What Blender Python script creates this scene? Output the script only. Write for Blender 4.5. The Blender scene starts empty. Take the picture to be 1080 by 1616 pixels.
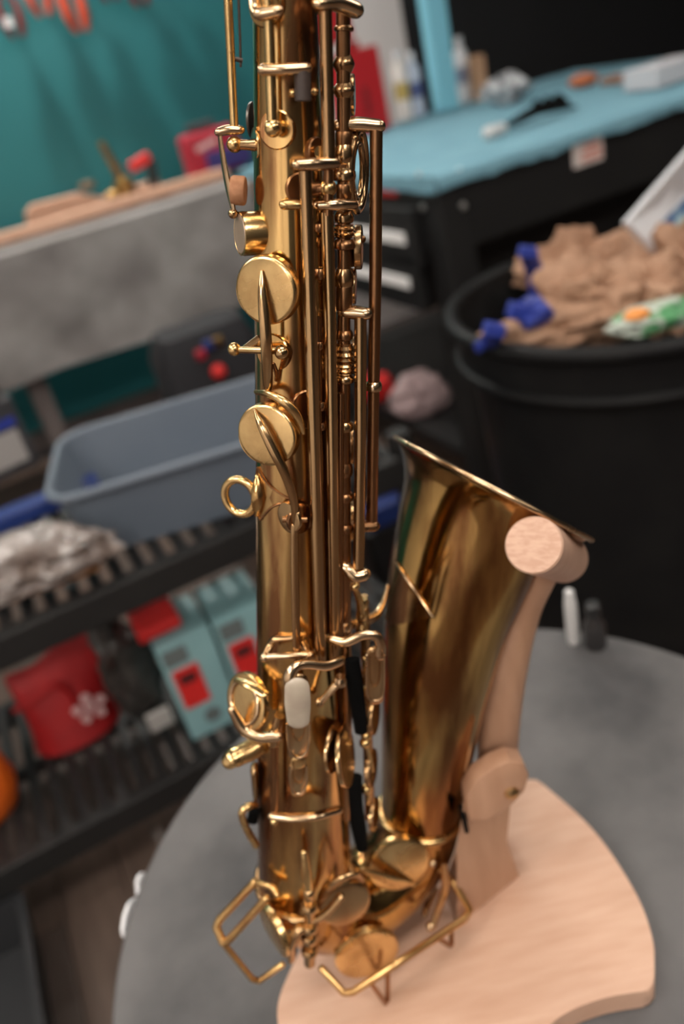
import bpy, bmesh, math, random
from mathutils import Vector, Matrix, noise

# ------------------------------------------------------------------ camera, world, light, exposure
scene = bpy.context.scene
C = scene.collection
F, CX, CY = 1257.0, 540.0, 808.0            # 28 mm lens on a 36 mm tall frame, 1080 x 1616
H = 1.36                                    # camera height above the floor
DN = Vector((553, 2142, F)).normalized()    # plumb line as the tilted camera sees it (x right, y down, z forward)
UP = -DN
FW = Vector((0, 0, 1))
YW = (FW - FW.dot(UP) * UP).normalized()
XW = YW.cross(UP)
W = Matrix((XW, YW, UP))                    # camera vector -> world vector
WI = W.transposed()
CAM = Vector((0, 0, H))
cd = bpy.data.cameras.new('camera')
cam = bpy.data.objects.new('camera', cd); C.objects.link(cam)
cx_, cy_, cz_ = W @ Vector((1, 0, 0)), W @ Vector((0, -1, 0)), W @ Vector((0, 0, -1))
cam.matrix_world = Matrix.Translation(CAM) @ Matrix((cx_, cy_, cz_)).transposed().to_4x4()
cd.sensor_fit = 'VERTICAL'; cd.sensor_height = 36; cd.lens = F / 1616 * 36
cd.clip_start = 0.02; cd.clip_end = 60
cd.dof.use_dof = True; cd.dof.focus_distance = 0.362; cd.dof.aperture_fstop = 4.4; cd.dof.aperture_blades = 0
scene.camera = cam
vs = scene.view_settings
vs.view_transform = 'Standard'; vs.look = 'None'; vs.gamma = 1; vs.use_curve_mapping = False
vs.exposure = 0.0
world = bpy.data.worlds.new('world'); scene.world = world; world.use_nodes = True
world.node_tree.nodes['Background'].inputs[0].default_value = (0.9, 0.93, 1, 1)
world.node_tree.nodes['Background'].inputs[1].default_value = 0.05
# ceiling panels (a, b, half-size a, half-size b, strength): built with the ceiling below
PANELS = [(0.50, 3.66, .07, .025, 2200), (0.9, 2.2, .6, .3, 9), (-1.3, 1.3, .6, .3, 10), (-1.3, 0.1, .6, .3, 12), (0.55, 0.05, .6, .3, 8),
          (2.6, 0.9, .6, .3, 9), (-1.9, -1.6, .6, .3, 22), (0.3, -1.7, .6, .3, 18), (2.6, -1.7, .6, .3, 8)]

# ------------------------------------------------------------------ frames
A = Vector((math.sin(math.radians(70)), math.cos(math.radians(70)), 0))    # along the benches
B = Vector((-A.y, A.x, 0))                                                 # towards the back wall
ROOM = Matrix((A, B, Vector((0, 0, 1)))).transposed()
RZ = math.atan2(A.y, A.x)
def ray(px, py): return W @ Vector((px - CX, py - CY, F))
def at_z(px, py, z):
    r = ray(px, py); return CAM + r * ((z - H) / r.z)
def at_b(px, py, b):
    r = ray(px, py); return CAM + r * (b / r.dot(B))
def ab(v): return Vector((v.dot(A), v.dot(B), v.z))
def rm(a, b, z): return A * a + B * b + Vector((0, 0, z))
# frame of the saxophone: Z along its body, camera at (0, -D, 0)
D = 0.38
ZS = -Vector((525 - CX, 3280 - CY, F)).normalized()
_r = Vector((452 - CX, 100 - CY, F)); YS = (_r - _r.dot(ZS) * ZS).normalized(); XS = YS.cross(ZS)
SM = Matrix((XS, YS, ZS))
def S(px, py, y=0.0):
    d = SM @ Vector((px - CX, py - CY, F)); p = d * ((y + D) / d.y); p.y -= D; return p
def mpp(p):                                  # metres per photo pixel at a point of the saxophone
    c = SM.transposed() @ (p + Vector((0, D, 0))); return c.z / F
def s2w(p): return CAM + W @ (SM.transposed() @ (p + Vector((0, D, 0))))
SAXROT = (W @ SM.transposed())
def body_r(z): return 0.0144 - 0.0378 * z
def BS(px, py, off=0.0):                     # point over the body surface
    best = None; y = -0.07
    while y < 0.0:
        p = S(px, py, y)
        if p.x * p.x + p.y * p.y <= (body_r(p.z) + off) ** 2: return p
        y += 0.0004
    return S(px, py, 0.0)

# ------------------------------------------------------------------ materials
MATS = {}
def mat(name, col, rough=0.5, metal=0.0, col2=None, scale=8.0, detail=3.0, bump=0.0, bscale=None, spec=0.5, lo=0.35, hi=0.65,
        stretch=None, rough2=None, trans=0.0, coat=0.0, emis=None, estr=0.0, sheen=0.0, alpha=1.0):
    if name in MATS: return MATS[name]
    m = bpy.data.materials.new(name); m.use_nodes = True; nt = m.node_tree; N = nt.nodes; L = nt.links
    b = N['Principled BSDF']
    b.inputs['Base Color'].default_value = (*col, 1); b.inputs['Roughness'].default_value = rough
    b.inputs['Metallic'].default_value = metal; b.inputs['Specular IOR Level'].default_value = spec
    b.inputs['Transmission Weight'].default_value = trans; b.inputs['Coat Weight'].default_value = coat
    b.inputs['Sheen Weight'].default_value = sheen; b.inputs['Alpha'].default_value = alpha
    if emis: b.inputs['Emission Color'].default_value = (*emis, 1); b.inputs['Emission Strength'].default_value = estr
    tc = N.new('ShaderNodeTexCoord'); mp = N.new('ShaderNodeMapping'); L.new(tc.outputs['Object'], mp.inputs[0])
    if stretch: mp.inputs['Scale'].default_value = stretch
    if col2 is not None:
        n = N.new('ShaderNodeTexNoise'); n.inputs['Scale'].default_value = scale; n.inputs['Detail'].default_value = detail
        L.new(mp.outputs[0], n.inputs['Vector'])
        r = N.new('ShaderNodeMapRange'); r.inputs['From Min'].default_value = lo; r.inputs['From Max'].default_value = hi
        L.new(n.outputs['Fac'], r.inputs['Value'])
        x = N.new('ShaderNodeMix'); x.data_type = 'RGBA'; x.inputs['A'].default_value = (*col, 1); x.inputs['B'].default_value = (*col2, 1)
        L.new(r.outputs[0], x.inputs['Factor']); L.new(x.outputs['Result'], b.inputs['Base Color'])
        if rough2 is not None:
            r2 = N.new('ShaderNodeMapRange'); r2.inputs['To Min'].default_value = rough; r2.inputs['To Max'].default_value = rough2
            L.new(r.outputs[0], r2.inputs['Value']); L.new(r2.outputs[0], b.inputs['Roughness'])
    if bump:
        n2 = N.new('ShaderNodeTexNoise'); n2.inputs['Scale'].default_value = bscale or scale * 3; n2.inputs['Detail'].default_value = 4
        L.new(mp.outputs[0], n2.inputs['Vector'])
        bp = N.new('ShaderNodeBump'); bp.inputs['Strength'].default_value = bump; bp.inputs['Distance'].default_value = 0.01
        L.new(n2.outputs['Fac'], bp.inputs['Height']); L.new(bp.outputs[0], b.inputs['Normal'])
    MATS[name] = m; return m

BODY = mat('aged_lacquered_brass', (.72, .47, .19), .13, 1, (.25, .115, .05), 60, 8, lo=.42, hi=.60, stretch=(1, 1, .14), rough2=.28, bump=.03, bscale=35)
CUP = mat('yellow_brass', (.80, .55, .25), .2, 1, (.48, .29, .12), 45, 5, lo=.38, hi=.72, rough2=.34, bump=.03, bscale=90)
ROD = mat('worn_brass_rod', (.55, .36, .18), .18, 1, (.32, .17, .08), 30, 4, lo=.4, hi=.7, stretch=(1, 1, .2), rough2=.28)
COP = mat('coppery_tarnished_brass', (.40, .21, .10), .2, 1, (.25, .12, .055), 26, 4, stretch=(1, 1, .2), rough2=.36)
PALE = mat('pale_polished_brass', (.68, .48, .29), .2, 1, (.42, .27, .15), 70, 3, lo=.45, hi=.75, rough2=.3)
BELLM = mat('bell_brass', (.56, .34, .12), .1, 1, (.22, .10, .038), 45, 8, stretch=(1, 1, .22), lo=.41, hi=.60, rough2=.22, bump=.06, bscale=22)
CORK = mat('cork', (.42, .2, .1), .8, 0, (.3, .13, .06), 260, 3)
DARKCORK = mat('brown_cork_bumper', (.06, .04, .032), .6, 0, (.035, .022, .018), 150, 3)
PEARL = mat('worn_pearl_inlay', (.47, .40, .31), .35, 0, (.38, .31, .24), 60, 3, coat=.3)
BLACKPAD_GAP = mat('black_felt_and_gap', (.003, .003, .003), .9, 0, spec=.08)
STEEL = mat('dark_spring_steel', (.08, .06, .05), .4, .8)
PAD = mat('leather_pad', (.03, .025, .02), .6)

# ------------------------------------------------------------------ mesh helpers
def newbm(): return bmesh.new()
def finish(name, bm, m, parent=None, loc=None, smooth=True, angle=40):
    bmesh.ops.remove_doubles(bm, verts=bm.verts, dist=1e-7)
    bmesh.ops.recalc_face_normals(bm, faces=bm.faces)
    me = bpy.data.meshes.new(name)
    if smooth:
        for f in bm.faces: f.smooth = True
        ca = math.radians(angle)
        for e in bm.edges:
            if len(e.link_faces) == 2 and e.calc_face_angle(0) > ca: e.smooth = False
    bm.to_mesh(me); bm.free()
    me.materials.append(m)
    o = bpy.data.objects.new(name, me); C.objects.link(o)
    if parent: o.parent = parent
    if loc is not None: o.location = loc
    return o
def tag(o, label, cat, group=None, kind=None):
    o['label'] = label; o['category'] = cat
    if group: o['group'] = group
    if kind: o['kind'] = kind
    return o
def struct(o, label=None, cat=None):
    o['kind'] = 'structure'
    if label: o['label'] = label
    if cat: o['category'] = cat
    return o
def empty(name, label, cat, loc, rz=0.0, group=None):
    o = bpy.data.objects.new(name, None); o.empty_display_size = .05; C.objects.link(o); o.location = loc; o.rotation_euler = (0, 0, rz)
    return tag(o, label, cat, group)
def frame_of(t):
    t = t.normalized(); h = Vector((0, 0, 1)) if abs(t.z) < .9 else Vector((1, 0, 0))
    u = t.cross(h).normalized(); return u, u.cross(t).normalized()
def crom(pts, n=6):                          # smooth a polyline (Catmull-Rom)
    if len(pts) < 3: return pts
    out = []; P = [pts[0] * 2 - pts[1]] + pts + [pts[-1] * 2 - pts[-2]]
    for i in range(1, len(P) - 2):
        for k in range(n):
            t = k / n; a, b, c, d = P[i - 1], P[i], P[i + 1], P[i + 2]
            out.append(.5 * (2 * b + (c - a) * t + (2 * a - 5 * b + 4 * c - d) * t * t + (3 * b - a - 3 * c + d) * t ** 3))
    out.append(pts[-1]); return out
def crom1(v, n=6):
    if len(v) < 3: return v
    return [x.x for x in crom([Vector((a, 0, 0)) for a in v], n)]
def sweep(bm, pts, rad, seg=14, flat=1.0, ref=None, closed=False, cap=True, round_cap=False):
    """tube along pts; flat < 1 squeezes the section along ref"""
    n = len(pts)
    if not hasattr(rad, '__len__'): rad = [rad] * n
    if round_cap and not closed:
        t0 = (pts[0] - pts[1]).normalized(); t1 = (pts[-1] - pts[-2]).normalized()
        pre = []; post = []
        for k in (3, 2, 1):
            a = k / 3 * math.pi / 2 * .97; pre.append((pts[0] + t0 * rad[0] * math.sin(a) * .9, rad[0] * math.cos(a)))
        for k in (1, 2, 3):
            a = k / 3 * math.pi / 2 * .97; post.append((pts[-1] + t1 * rad[-1] * math.sin(a) * .9, rad[-1] * math.cos(a)))
        pts = [p for p, _ in pre] + list(pts) + [p for p, _ in post]; rad = [r for _, r in pre] + list(rad) + [r for _, r in post]; n = len(pts)
    rings = []; u = None
    for i in range(n):
        t = (pts[(i + 1) % n] - pts[i - 1]) if (closed or 0 < i < n - 1) else (pts[1] - pts[0] if i == 0 else pts[-1] - pts[-2])
        t = t.normalized()
        if ref is not None:
            u = (ref - t * ref.dot(t)).normalized()
        elif u is None: u, _ = frame_of(t)
        else: u = (u - t * u.dot(t)).normalized()
        w = t.cross(u)
        rings.append([bm.verts.new(pts[i] + u * (math.cos(k * 2 * math.pi / seg) * rad[i] * flat) + w * (math.sin(k * 2 * math.pi / seg) * rad[i])) for k in range(seg)])
    for i in range(n if closed else n - 1):
        a, b = rings[i], rings[(i + 1) % n]
        for k in range(seg): bm.faces.new((a[k], a[(k + 1) % seg], b[(k + 1) % seg], b[k]))
    if cap and not closed:
        bm.faces.new(rings[0]); bm.faces.new(rings[-1][::-1])
    return bm
def lathe(bm, p0, ax, prof, seg=32, cap0=True, cap1=True):
    """prof: (distance along ax, radius)"""
    ax = ax.normalized(); u, w = frame_of(ax); rings = []
    for d, r in prof:
        if r <= 1e-6: rings.append([bm.verts.new(p0 + ax * d)])
        else: rings.append([bm.verts.new(p0 + ax * d + u * (math.cos(k * 2 * math.pi / seg) * r) + w * (math.sin(k * 2 * math.pi / seg) * r)) for k in range(seg)])
    for a, b in zip(rings, rings[1:]):
        for k in range(seg):
            k2 = (k + 1) % seg
            if len(a) == 1 and len(b) == 1: continue
            if len(a) == 1: bm.faces.new((a[0], b[k2], b[k]))
            elif len(b) == 1: bm.faces.new((a[k], a[k2], b[0]))
            else: bm.faces.new((a[k], a[k2], b[k2], b[k]))
    if cap0 and len(rings[0]) > 1: bm.faces.new(rings[0][::-1])
    if cap1 and len(rings[-1]) > 1: bm.faces.new(rings[-1])
    return bm
def ball(bm, c, r, ax=Vector((0, 0, 1)), seg=18):
    lathe(bm, c, ax, [(-r, 0)] + [(-r * math.cos(math.pi * i / 10), r * math.sin(math.pi * i / 10)) for i in range(1, 10)] + [(r, 0)], seg); return bm
def box(bm, c, s, rot=None, bev=0.0):
    vs_ = []
    for x in (-1, 1):
        for y in (-1, 1):
            for z in (-1, 1):
                v = Vector((x * s[0] / 2, y * s[1] / 2, z * s[2] / 2))
                if rot is not None: v = rot @ v
                vs_.append(bm.verts.new(Vector(c) + v))
    fs = [(0, 1, 3, 2), (4, 6, 7, 5), (0, 4, 5, 1), (2, 3, 7, 6), (0, 2, 6, 4), (1, 5, 7, 3)]
    faces = [bm.faces.new([vs_[i] for i in f]) for f in fs]
    if bev:
        es = list({e for f in faces for e in f.edges}); bmesh.ops.bevel(bm, geom=es, offset=bev, segments=2, affect='EDGES', profile=.5)
    return bm
def slab(bm, pts, up, th, bev=0.0):
    """extrude a closed outline by th along up"""
    up = up.normalized(); a = [bm.verts.new(p) for p in pts]; b = [bm.verts.new(p + up * th) for p in pts]; n = len(pts)
    f0 = bm.faces.new(a[::-1]); f1 = bm.faces.new(b)
    for i in range(n): bm.faces.new((a[i], a[(i + 1) % n], b[(i + 1) % n], b[i]))
    if bev:
        bmesh.ops.bevel(bm, geom=list(f1.edges) + list(f0.edges), offset=bev, segments=2, affect='EDGES', profile=.5)
    return bm
def crumple(bm, c, r, amp, seed, sub=3, squash=(1, 1, 1), fr=2.2):
    """crushed sheet: dents with sharp ridges between them"""
    ret = bmesh.ops.create_icosphere(bm, subdivisions=sub, radius=1); o = Vector((seed * 3.7, seed * 1.3, seed * 7.1))
    for v in ret['verts']:
        d = v.co.normalized(); f1 = noise.voronoi(d * fr + o)[0]; f2 = noise.voronoi(d * fr * 2.1 + o)[0]
        k = 1 + amp * ((f1[0] - .35) + .5 * (f2[0] - .35)) + amp * .35 * noise.noise(d * 1.3 + o)
        v.co = Vector(c) + Vector((d.x * squash[0], d.y * squash[1], d.z * squash[2])) * r * k
    return bm

# ------------------------------------------------------------------ the room
TEAL = mat('teal_wall_paint', (.009, .145, .16), .55, 0, (.009, .135, .15), 1.5, 3)
WHITEW = mat('white_wall_paint', (.80, .76, .75), .7)
BLACKW = mat('black_wall_paint', (.007, .0075, .009), .7, 0, (.009, .0095, .011), 3)
CEILM = mat('ceiling_tile', (.75, .74, .72), .8)
BOARD = mat('brown_floor_plank', (.115, .078, .06), .45, 0, (.07, .047, .037), 9, 6, stretch=(7, .6, 1), lo=.3, hi=.7, bump=.1, bscale=40)
BOARD2 = mat('grey_brown_floor_plank', (.095, .07, .058), .45, 0, (.06, .044, .037), 9, 6, stretch=(7, .6, 1), lo=.3, hi=.7, bump=.1, bscale=40)
FLOORM = mat('floor_underlay', (.03, .022, .02), .8)
def roombox(name, a0, a1, b0, b1, z0, z1, m, parent=None, bev=0.0):
    bm = newbm(); box(bm, (0, 0, (z1 - z0) / 2), (a1 - a0, b1 - b0, z1 - z0), bev=bev)
    o = finish(name, bm, m, smooth=False)
    o.location = rm((a0 + a1) / 2, (b0 + b1) / 2, z0); o.rotation_euler = (0, 0, RZ)
    if parent: o.parent = parent; o.matrix_parent_inverse = parent.matrix_world.inverted() if parent.matrix_world else Matrix()
    return o
A0, A1, B0, B1, ZC = -3.0, 4.6, -2.8, 3.9, 2.75
floor = struct(roombox('floor', A0, A1, B0, B1, -.08, -.012, FLOORM))
pb = newbm(); box(pb, (0, 0, -.006), (.128, 1.2, .012), bev=.0015); pl1 = finish('plank', pb, BOARD, smooth=False)
me1 = pl1.data; me2 = me1.copy(); me2.materials.clear(); me2.materials.append(BOARD2)
bpy.data.objects.remove(pl1)
for i in range(22):
    for j in range(3):
        o = bpy.data.objects.new('plank', me1 if (i * 7 + j * 3) % 5 < 3 else me2); C.objects.link(o)
        o.parent = floor; o.matrix_parent_inverse = Matrix.Identity(4)
        wa, wb = -1.7 + i * .13, -.55 + j * 1.204 + (i * 37 % 10) * .07
        o.location = Vector((wa - (A0 + A1) / 2, wb - (B0 + B1) / 2, .080))
lw = newbm()
GREYF = BOARD
rest = roombox('floor_boarding', A0, A1, B0, B1, -.0119, -.011, GREYF); struct(rest)
struct(roombox('wall_back', A0, 1.72, B1, B1 + .1, 0, ZC, TEAL))
struct(roombox('wall_white', 1.72, 2.36, B1, B1 + .1, 0, ZC, WHITEW))
struct(roombox('wall_black', 2.36, A1 + .1, B1, B1 + .1, 0, ZC, BLACKW))
struct(roombox('wall_left', A0 - .1, A0, B0 - .1, B1 + .1, 0, ZC, WHITEW))
struct(roombox('wall_right', A1, A1 + .1, B0 - .1, B1, 0, ZC, BLACKW))
struct(roombox('wall_front', -1.6, A1 + .1, B0 - .1, B0, 0, ZC, mat('charcoal_wall_paint', (.03, .028, .027), .6)))
struct(roombox('ceiling', A0 - .1, A1 + .1, B0 - .1, B1 + .1, ZC, ZC + .1, CEILM))
struct(roombox('baseboard_back', A0, 1.72, B1 - .014, B1, 0, .1, mat('dark_baseboard', (.03, .03, .032), .6)))
struct(roombox('wall_corner', A0, -1.6, B0 - .1, B0, 0, ZC, WHITEW))
FRAMEW = mat('white_lamp_frame', (.8, .8, .8), .4)
for i, (pa, pb_, ha, hb, st) in enumerate(PANELS):
    t = empty('ceiling_light', 'flat white ceiling light panel, out of view above', 'ceiling light', rm(pa, pb_, ZC - .03), RZ, 'ceiling light panels')
    bm = newbm()
    for sx in (-1, 1):
        box(bm, (sx * (ha + .012), 0, .015), (.024, hb * 2 + .048, .03)); box(bm, (0, sx * (hb + .012), .015), (ha * 2, .024, .03))
    finish('frame', bm, FRAMEW, t, smooth=False)
    bm = newbm(); box(bm, (0, 0, .012), (ha * 2, hb * 2, .004))
    em = bpy.data.materials.new('lamp_diffuser'); em.use_nodes = True; e = em.node_tree.nodes['Principled BSDF']
    e.inputs['Base Color'].default_value = (.8, .8, .8, 1); e.inputs['Emission Color'].default_value = (1, .93, .85, 1); e.inputs['Emission Strength'].default_value = st
    finish('diffuser', bm, em, t, smooth=False)

# ------------------------------------------------------------------ round table
TZ = .76
TC = Vector((.046, .400, TZ)); TR = .321
STONE = mat('mottled_grey_table_top', (.11, .105, .105), .5, 0, (.04, .039, .041), 9, 8, lo=.42, hi=.72, bump=.05, bscale=60, rough2=.65)
DKMET = mat('black_metal', (.012, .012, .013), .45, 0, (.018, .018, .02), 8)
tb = empty('round_table', 'small round table with mottled grey top under the saxophone stand', 'table', Vector((TC.x, TC.y, 0)))
bm = newbm(); lathe(bm, Vector((0, 0, TZ - .03)), Vector((0, 0, 1)), [(0, TR - .006), (.003, TR), (.026, TR), (.03, TR - .004)], 96); finish('table_top', bm, STONE, tb, angle=30)
bm = newbm(); lathe(bm, Vector((0, 0, .02)), Vector((0, 0, 1)), [(0, .05), (.02, .035), (.68, .035), (.71, .12)], 32); finish('pedestal', bm, DKMET, tb)
bm = newbm(); lathe(bm, Vector((0, 0, 0)), Vector((0, 0, 1)), [(0, .2), (.012, .2), (.03, .05)], 48); finish('foot', bm, DKMET, tb)
PAPER = mat('white_paper', (.72, .72, .74), .7)
for i, (x, y, sz) in enumerate([(205, 1448, .017), (222, 1395, .009)]):
    p = at_z(x, y, TZ - .012); d = (Vector((p.x, p.y, 0)) - Vector((TC.x, TC.y, 0))).normalized()
    q = Vector((TC.x, TC.y, TZ - .012)) + d * (TR + .0035); tn = Vector((-d.y, d.x, 0))
    bm = newbm(); pts = [q + tn * (sz * math.cos(k * math.pi / 5) * (1 + .2 * math.sin(k * 3 + i))) + Vector((0, 0, .010 * math.sin(k * math.pi / 5))) for k in range(10)]
    slab(bm, pts, d, .003)
    tag(finish('paper_scrap', bm, PAPER, loc=None, smooth=False), ['larger white paper scrap stuck to the left edge of the round table', 'smaller white paper scrap on the table edge, above the larger one'][i], 'paper scrap', 'paper scraps on the table edge')

# ------------------------------------------------------------------ rack on the left with two perforated shelves
RACK = mat('black_rack_plastic', (.008, .0075, .0075), .55, 0, (.011, .0105, .01), 10)
rk = empty('storage_rack', 'black two-tier storage rack with slotted shelves on the left', 'rack', rm(0, 1.5, 0), RZ)
RA0, RA1, RB0, RB1 = -.80, .62, 1.26, 1.78
def rbox(name, a0, a1, b0, b1, z0, z1, m, parent, bev=0.0, cen=(0, 1.5)):
    bm = newbm(); box(bm, ((a0 + a1) / 2 - cen[0], (b0 + b1) / 2 - cen[1], (z0 + z1) / 2), (a1 - a0, b1 - b0, z1 - z0), bev=bev)
    return finish(name, bm, m, parent, smooth=False)
slat_me = None
for zs in (.65, .19):
    rbox('shelf_lip', RA0, RA1, RB0, RB0 + .03, zs - .06, zs + .004, RACK, rk, .004)
    rbox('shelf_lip', RA0, RA1, RB1 - .03, RB1, zs - .06, zs + .004, RACK, rk, .004)
    rbox('shelf_rail', RA0, RA1, (RB0 + RB1) / 2 - .01, (RB0 + RB1) / 2 + .01, zs - .03, zs - .004, RACK, rk)
    n = 35
    for i in range(n):
        a = RA0 + .02 + (RA1 - RA0 - .04) * i / (n - 1)
        if slat_me is None:
            o = rbox('slat', -.011, .011, RB0 + .03, RB1 - .03, -.012, 0, RACK, rk); slat_me = o.data
        else:
            o = bpy.data.objects.new('slat', slat_me); C.objects.link(o); o.parent = rk
        o.location = (a, 0, zs)
for a in (RA0 - .02, RA1 - .02):
    for b in (RB0 + .002, RB1 - .042):
        rbox('upright', a, a + .04, b, b + .04, 0, .70, RACK, rk, .004)

# blue-grey tub
TUB = mat('blue_grey_plastic', (.125, .15, .185), .45, 0, (.11, .135, .17), 5, spec=.4)
tr = empty('plastic_tub', 'blue-grey rectangular plastic tub with a rolled rim on the rack', 'tub', rm(.275, 1.465, .651), RZ + math.radians(-14))
def rrect(hx, hy, r, z, n=6):
    out = []
    for sx, sy, a0 in ((1, 1, 0), (-1, 1, 90), (-1, -1, 180), (1, -1, 270)):
        for k in range(n + 1):
            a = math.radians(a0 + 90 * k / n); out.append(Vector((sx * (hx - r) + r * math.cos(a), sy * (hy - r) + r * math.sin(a), z)))
    return out
def loft(bm, rings, cap0=True, cap1=True):
    R = [[bm.verts.new(p) for p in r] for r in rings]; n = len(R[0])
    for a, b in zip(R, R[1:]):
        for k in range(n): bm.faces.new((a[k], a[(k + 1) % n], b[(k + 1) % n], b[k]))
    if cap0: bm.faces.new(R[0][::-1])
    if cap1: bm.faces.new(R[-1])
    return bm
bm = newbm(); loft(bm, [rrect(.235, .128, .05, 0), rrect(.245, .137, .05, .004), rrect(.272, .160, .06, .145), rrect(.268, .156, .06, .145), rrect(.241, .133, .05, .008), rrect(.23, .125, .05, .006)])
finish('tub_shell', bm, TUB, tr, angle=50)
bm = newbm(); ring = rrect(.276, .164, .06, .143); sweep(bm, ring, .0075, 10, closed=True); finish('rolled_rim', bm, TUB, tr)

# things on the upper shelf, left of the tub
CLEAR = mat('crinkled_clear_plastic', (.42, .38, .36), .25, 0, (.12, .085, .07), 10, 6, spec=.6, bump=.6, bscale=30, coat=.5)
WOODBR = mat('orange_brown_wood', (.45, .22, .1), .55, 0, (.3, .13, .06), 30, 4)
NAVY = mat('navy_blue_plastic', (.015, .035, .16), .4)
DKGREY = mat('dark_grey_plastic', (.05, .05, .055), .5, 0, (.03, .03, .034), 20)
p = at_z(60, 900, .722); bm = newbm(); crumple(bm, Vector(), .09, .6, 3, 4, (1.35, .7, .5), 1.8)
tag(finish('plastic_bag', bm, CLEAR, loc=p + Vector((-.03, .04, .0)), smooth=False), 'crumpled clear plastic bag on the rack shelf left of the tub', 'bag')
p = at_z(62, 925, .672); bm = newbm(); sweep(bm, crom([Vector((-.09, -.012, -.004)), Vector((-.03, 0, .004)), Vector((.04, .008, .006)), Vector((.10, .02, 0))]), crom1([.012, .017, .017, .010]), 12, round_cap=True)
tag(finish('wooden_mallet', bm, WOODBR, loc=p), 'orange-brown wooden stick lying before the clear plastic bag', 'stick')
p = at_z(45, 805, .70); bm = newbm(); box(bm, (0, 0, 0), (.30, .05, .035), bev=.006)
o = tag(finish('blue_level', bm, NAVY, smooth=False), 'navy blue bar lying across the rack shelf behind the plastic bag', 'bar'); o.location = p; o.rotation_euler = (0, 0, RZ)
# dark box with white label left edge
p = at_z(20, 745, .66)
pk = empty('tool_pack', 'black package with white label and blue band at the left edge', 'package', p, RZ + .2)
bm = newbm(); box(bm, (0, 0, .09), (.13, .06, .18), bev=.006); finish('pack_body', bm, DKGREY, pk, smooth=False)
bm = newbm(); box(bm, (0.0, -.031, .065), (.09, .002, .08)); finish('label', bm, mat('grey_label', (.33, .31, .3), .6), pk, smooth=False)
bm = newbm(); box(bm, (0.0, -.031, .125), (.10, .002, .02)); finish('blue_band', bm, mat('bright_blue_print', (.02, .04, .3), .5), pk, smooth=False)
bm = newbm(); box(bm, (0, 0, .195), (.10, .05, .03), bev=.008); finish('cap', bm, DKMET, pk, smooth=False)

# things on the lower shelf
RED = mat('red_fabric', (.42, .006, .008), .6, 0, (.30, .004, .006), 9, 4, bump=.2, bscale=20)
REDP = mat('red_print', (.62, .02, .018), .5)
p = at_z(134, 1170, .192) + ROOM @ Vector((-.005, .05, 0))
rb = empty('red_pouch', 'bright red drawstring pouch with pale flower emblem on the lower shelf', 'pouch', p, RZ + .02)
bm = newbm(); rows = []
for j in range(9):
    t = j / 8; row = []
    wdt = .098 * (1 - .06 * math.sin(t * 5)); dp = .055 * (1 - t) ** .7 + .008
    for k in range(20):
        a = k * 2 * math.pi / 20; x = math.cos(a) * wdt; y = math.sin(a) * dp + .03 * t
        row.append(Vector((x + .02 * t, y + .008 * math.sin(3 * x * 20 + t * 6) * t, t * .20 + (.02 * math.sin(x * 26) if j == 8 else 0))))
    rows.append(row)
loft(bm, rows); finish('pouch_bag', bm, RED, rb, angle=80)
bm = newbm(); sweep(bm, crom([Vector((-.09, -.02, .135)), Vector((-.04, -.035, .15)), Vector((.0, -.034, .158)), Vector((.02, -.03, .12)), Vector((.016, -.036, .06))]), .007, 10, round_cap=True); finish('cloth_fold', bm, RED, rb, angle=80)
PALEPR = mat('pale_pink_print', (.7, .45, .45), .6)
for k, (dx, dz) in enumerate([(0, .026), (.026, .006), (.016, -.024), (-.016, -.024), (-.026, .006), (.0, -.0)]):
    bm = newbm(); lathe(bm, Vector((.045 + dx, -.046 + .0, .075 + dz)), Vector((0, -1, .12)), [(0, .011), (.004, .010)], 12); finish('emblem_petal', bm, PALEPR, rb)
p = at_z(262, 1178, .192) + ROOM @ Vector((0, .02, 0))
bg = empty('dark_bag', 'glossy black plastic bag of parts between red pouch and teal boxes', 'bag', p, RZ)
BAGM = mat('glossy_black_film', (.02, .018, .017), .22, 0, (.06, .055, .05), 18, 5, bump=.5, bscale=24)
bm = newbm(); crumple(bm, Vector((0, .055, .165)), .125, .4, 9, 4, (.42, .38, 1.0), 1.8); finish('bag_film', bm, BAGM, bg)
bm = newbm(); box(bm, (.012, -.016, .07), (.05, .008, .05), Matrix.Rotation(.1, 3, 'X'), .003); finish('label', bm, mat('dim_white_label', (.4, .38, .36), .5), bg, smooth=False)
TEALB = mat('pale_teal_card', (.24, .42, .44), .5, 0, (.21, .38, .4), 8)
for i, (px, py, ww, dd, hh, rz) in enumerate([(346, 1150, .115, .15, .25, -.03), (428, 1108, .115, .15, .25, -.03)]):
    p = at_z(px, py, .192)
    t = empty('card_box', ['pale teal cardboard box with red label beside the black bag', 'pale teal cardboard box half hidden behind the saxophone body'][i], 'box', p, RZ + rz, 'pale teal boxes on the lower shelf')
    bm = newbm(); box(bm, (0, dd / 2, hh / 2), (ww, dd, hh), bev=.003); finish('carton', bm, TEALB, t, smooth=False)
    bm = newbm(); box(bm, (-.018, -.001, .135), (.055, .002, .10)); finish('red_label', bm, REDP, t, smooth=False)
    bm = newbm(); box(bm, (-.018, -.0025, .158), (.034, .002, .02)); finish('black_mark', bm, DKMET, t, smooth=False)
    bm = newbm(); box(bm, (-.025, -.001, .218), (.05, .002, .04)); finish('grey_print', bm, mat('grey_print', (.12, .14, .14), .6), t, smooth=False)
    bm = newbm(); lathe(bm, Vector((.0, 0, .045)), Vector((0, -1, 0)), [(0, .018), (.002, .018)], 16); finish('round_mark', bm, mat('grey_print', (.1, .1, .1)), t)
bm = newbm(); box(bm, (0, 0, .02), (.09, .10, .03), bev=.005)
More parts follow.
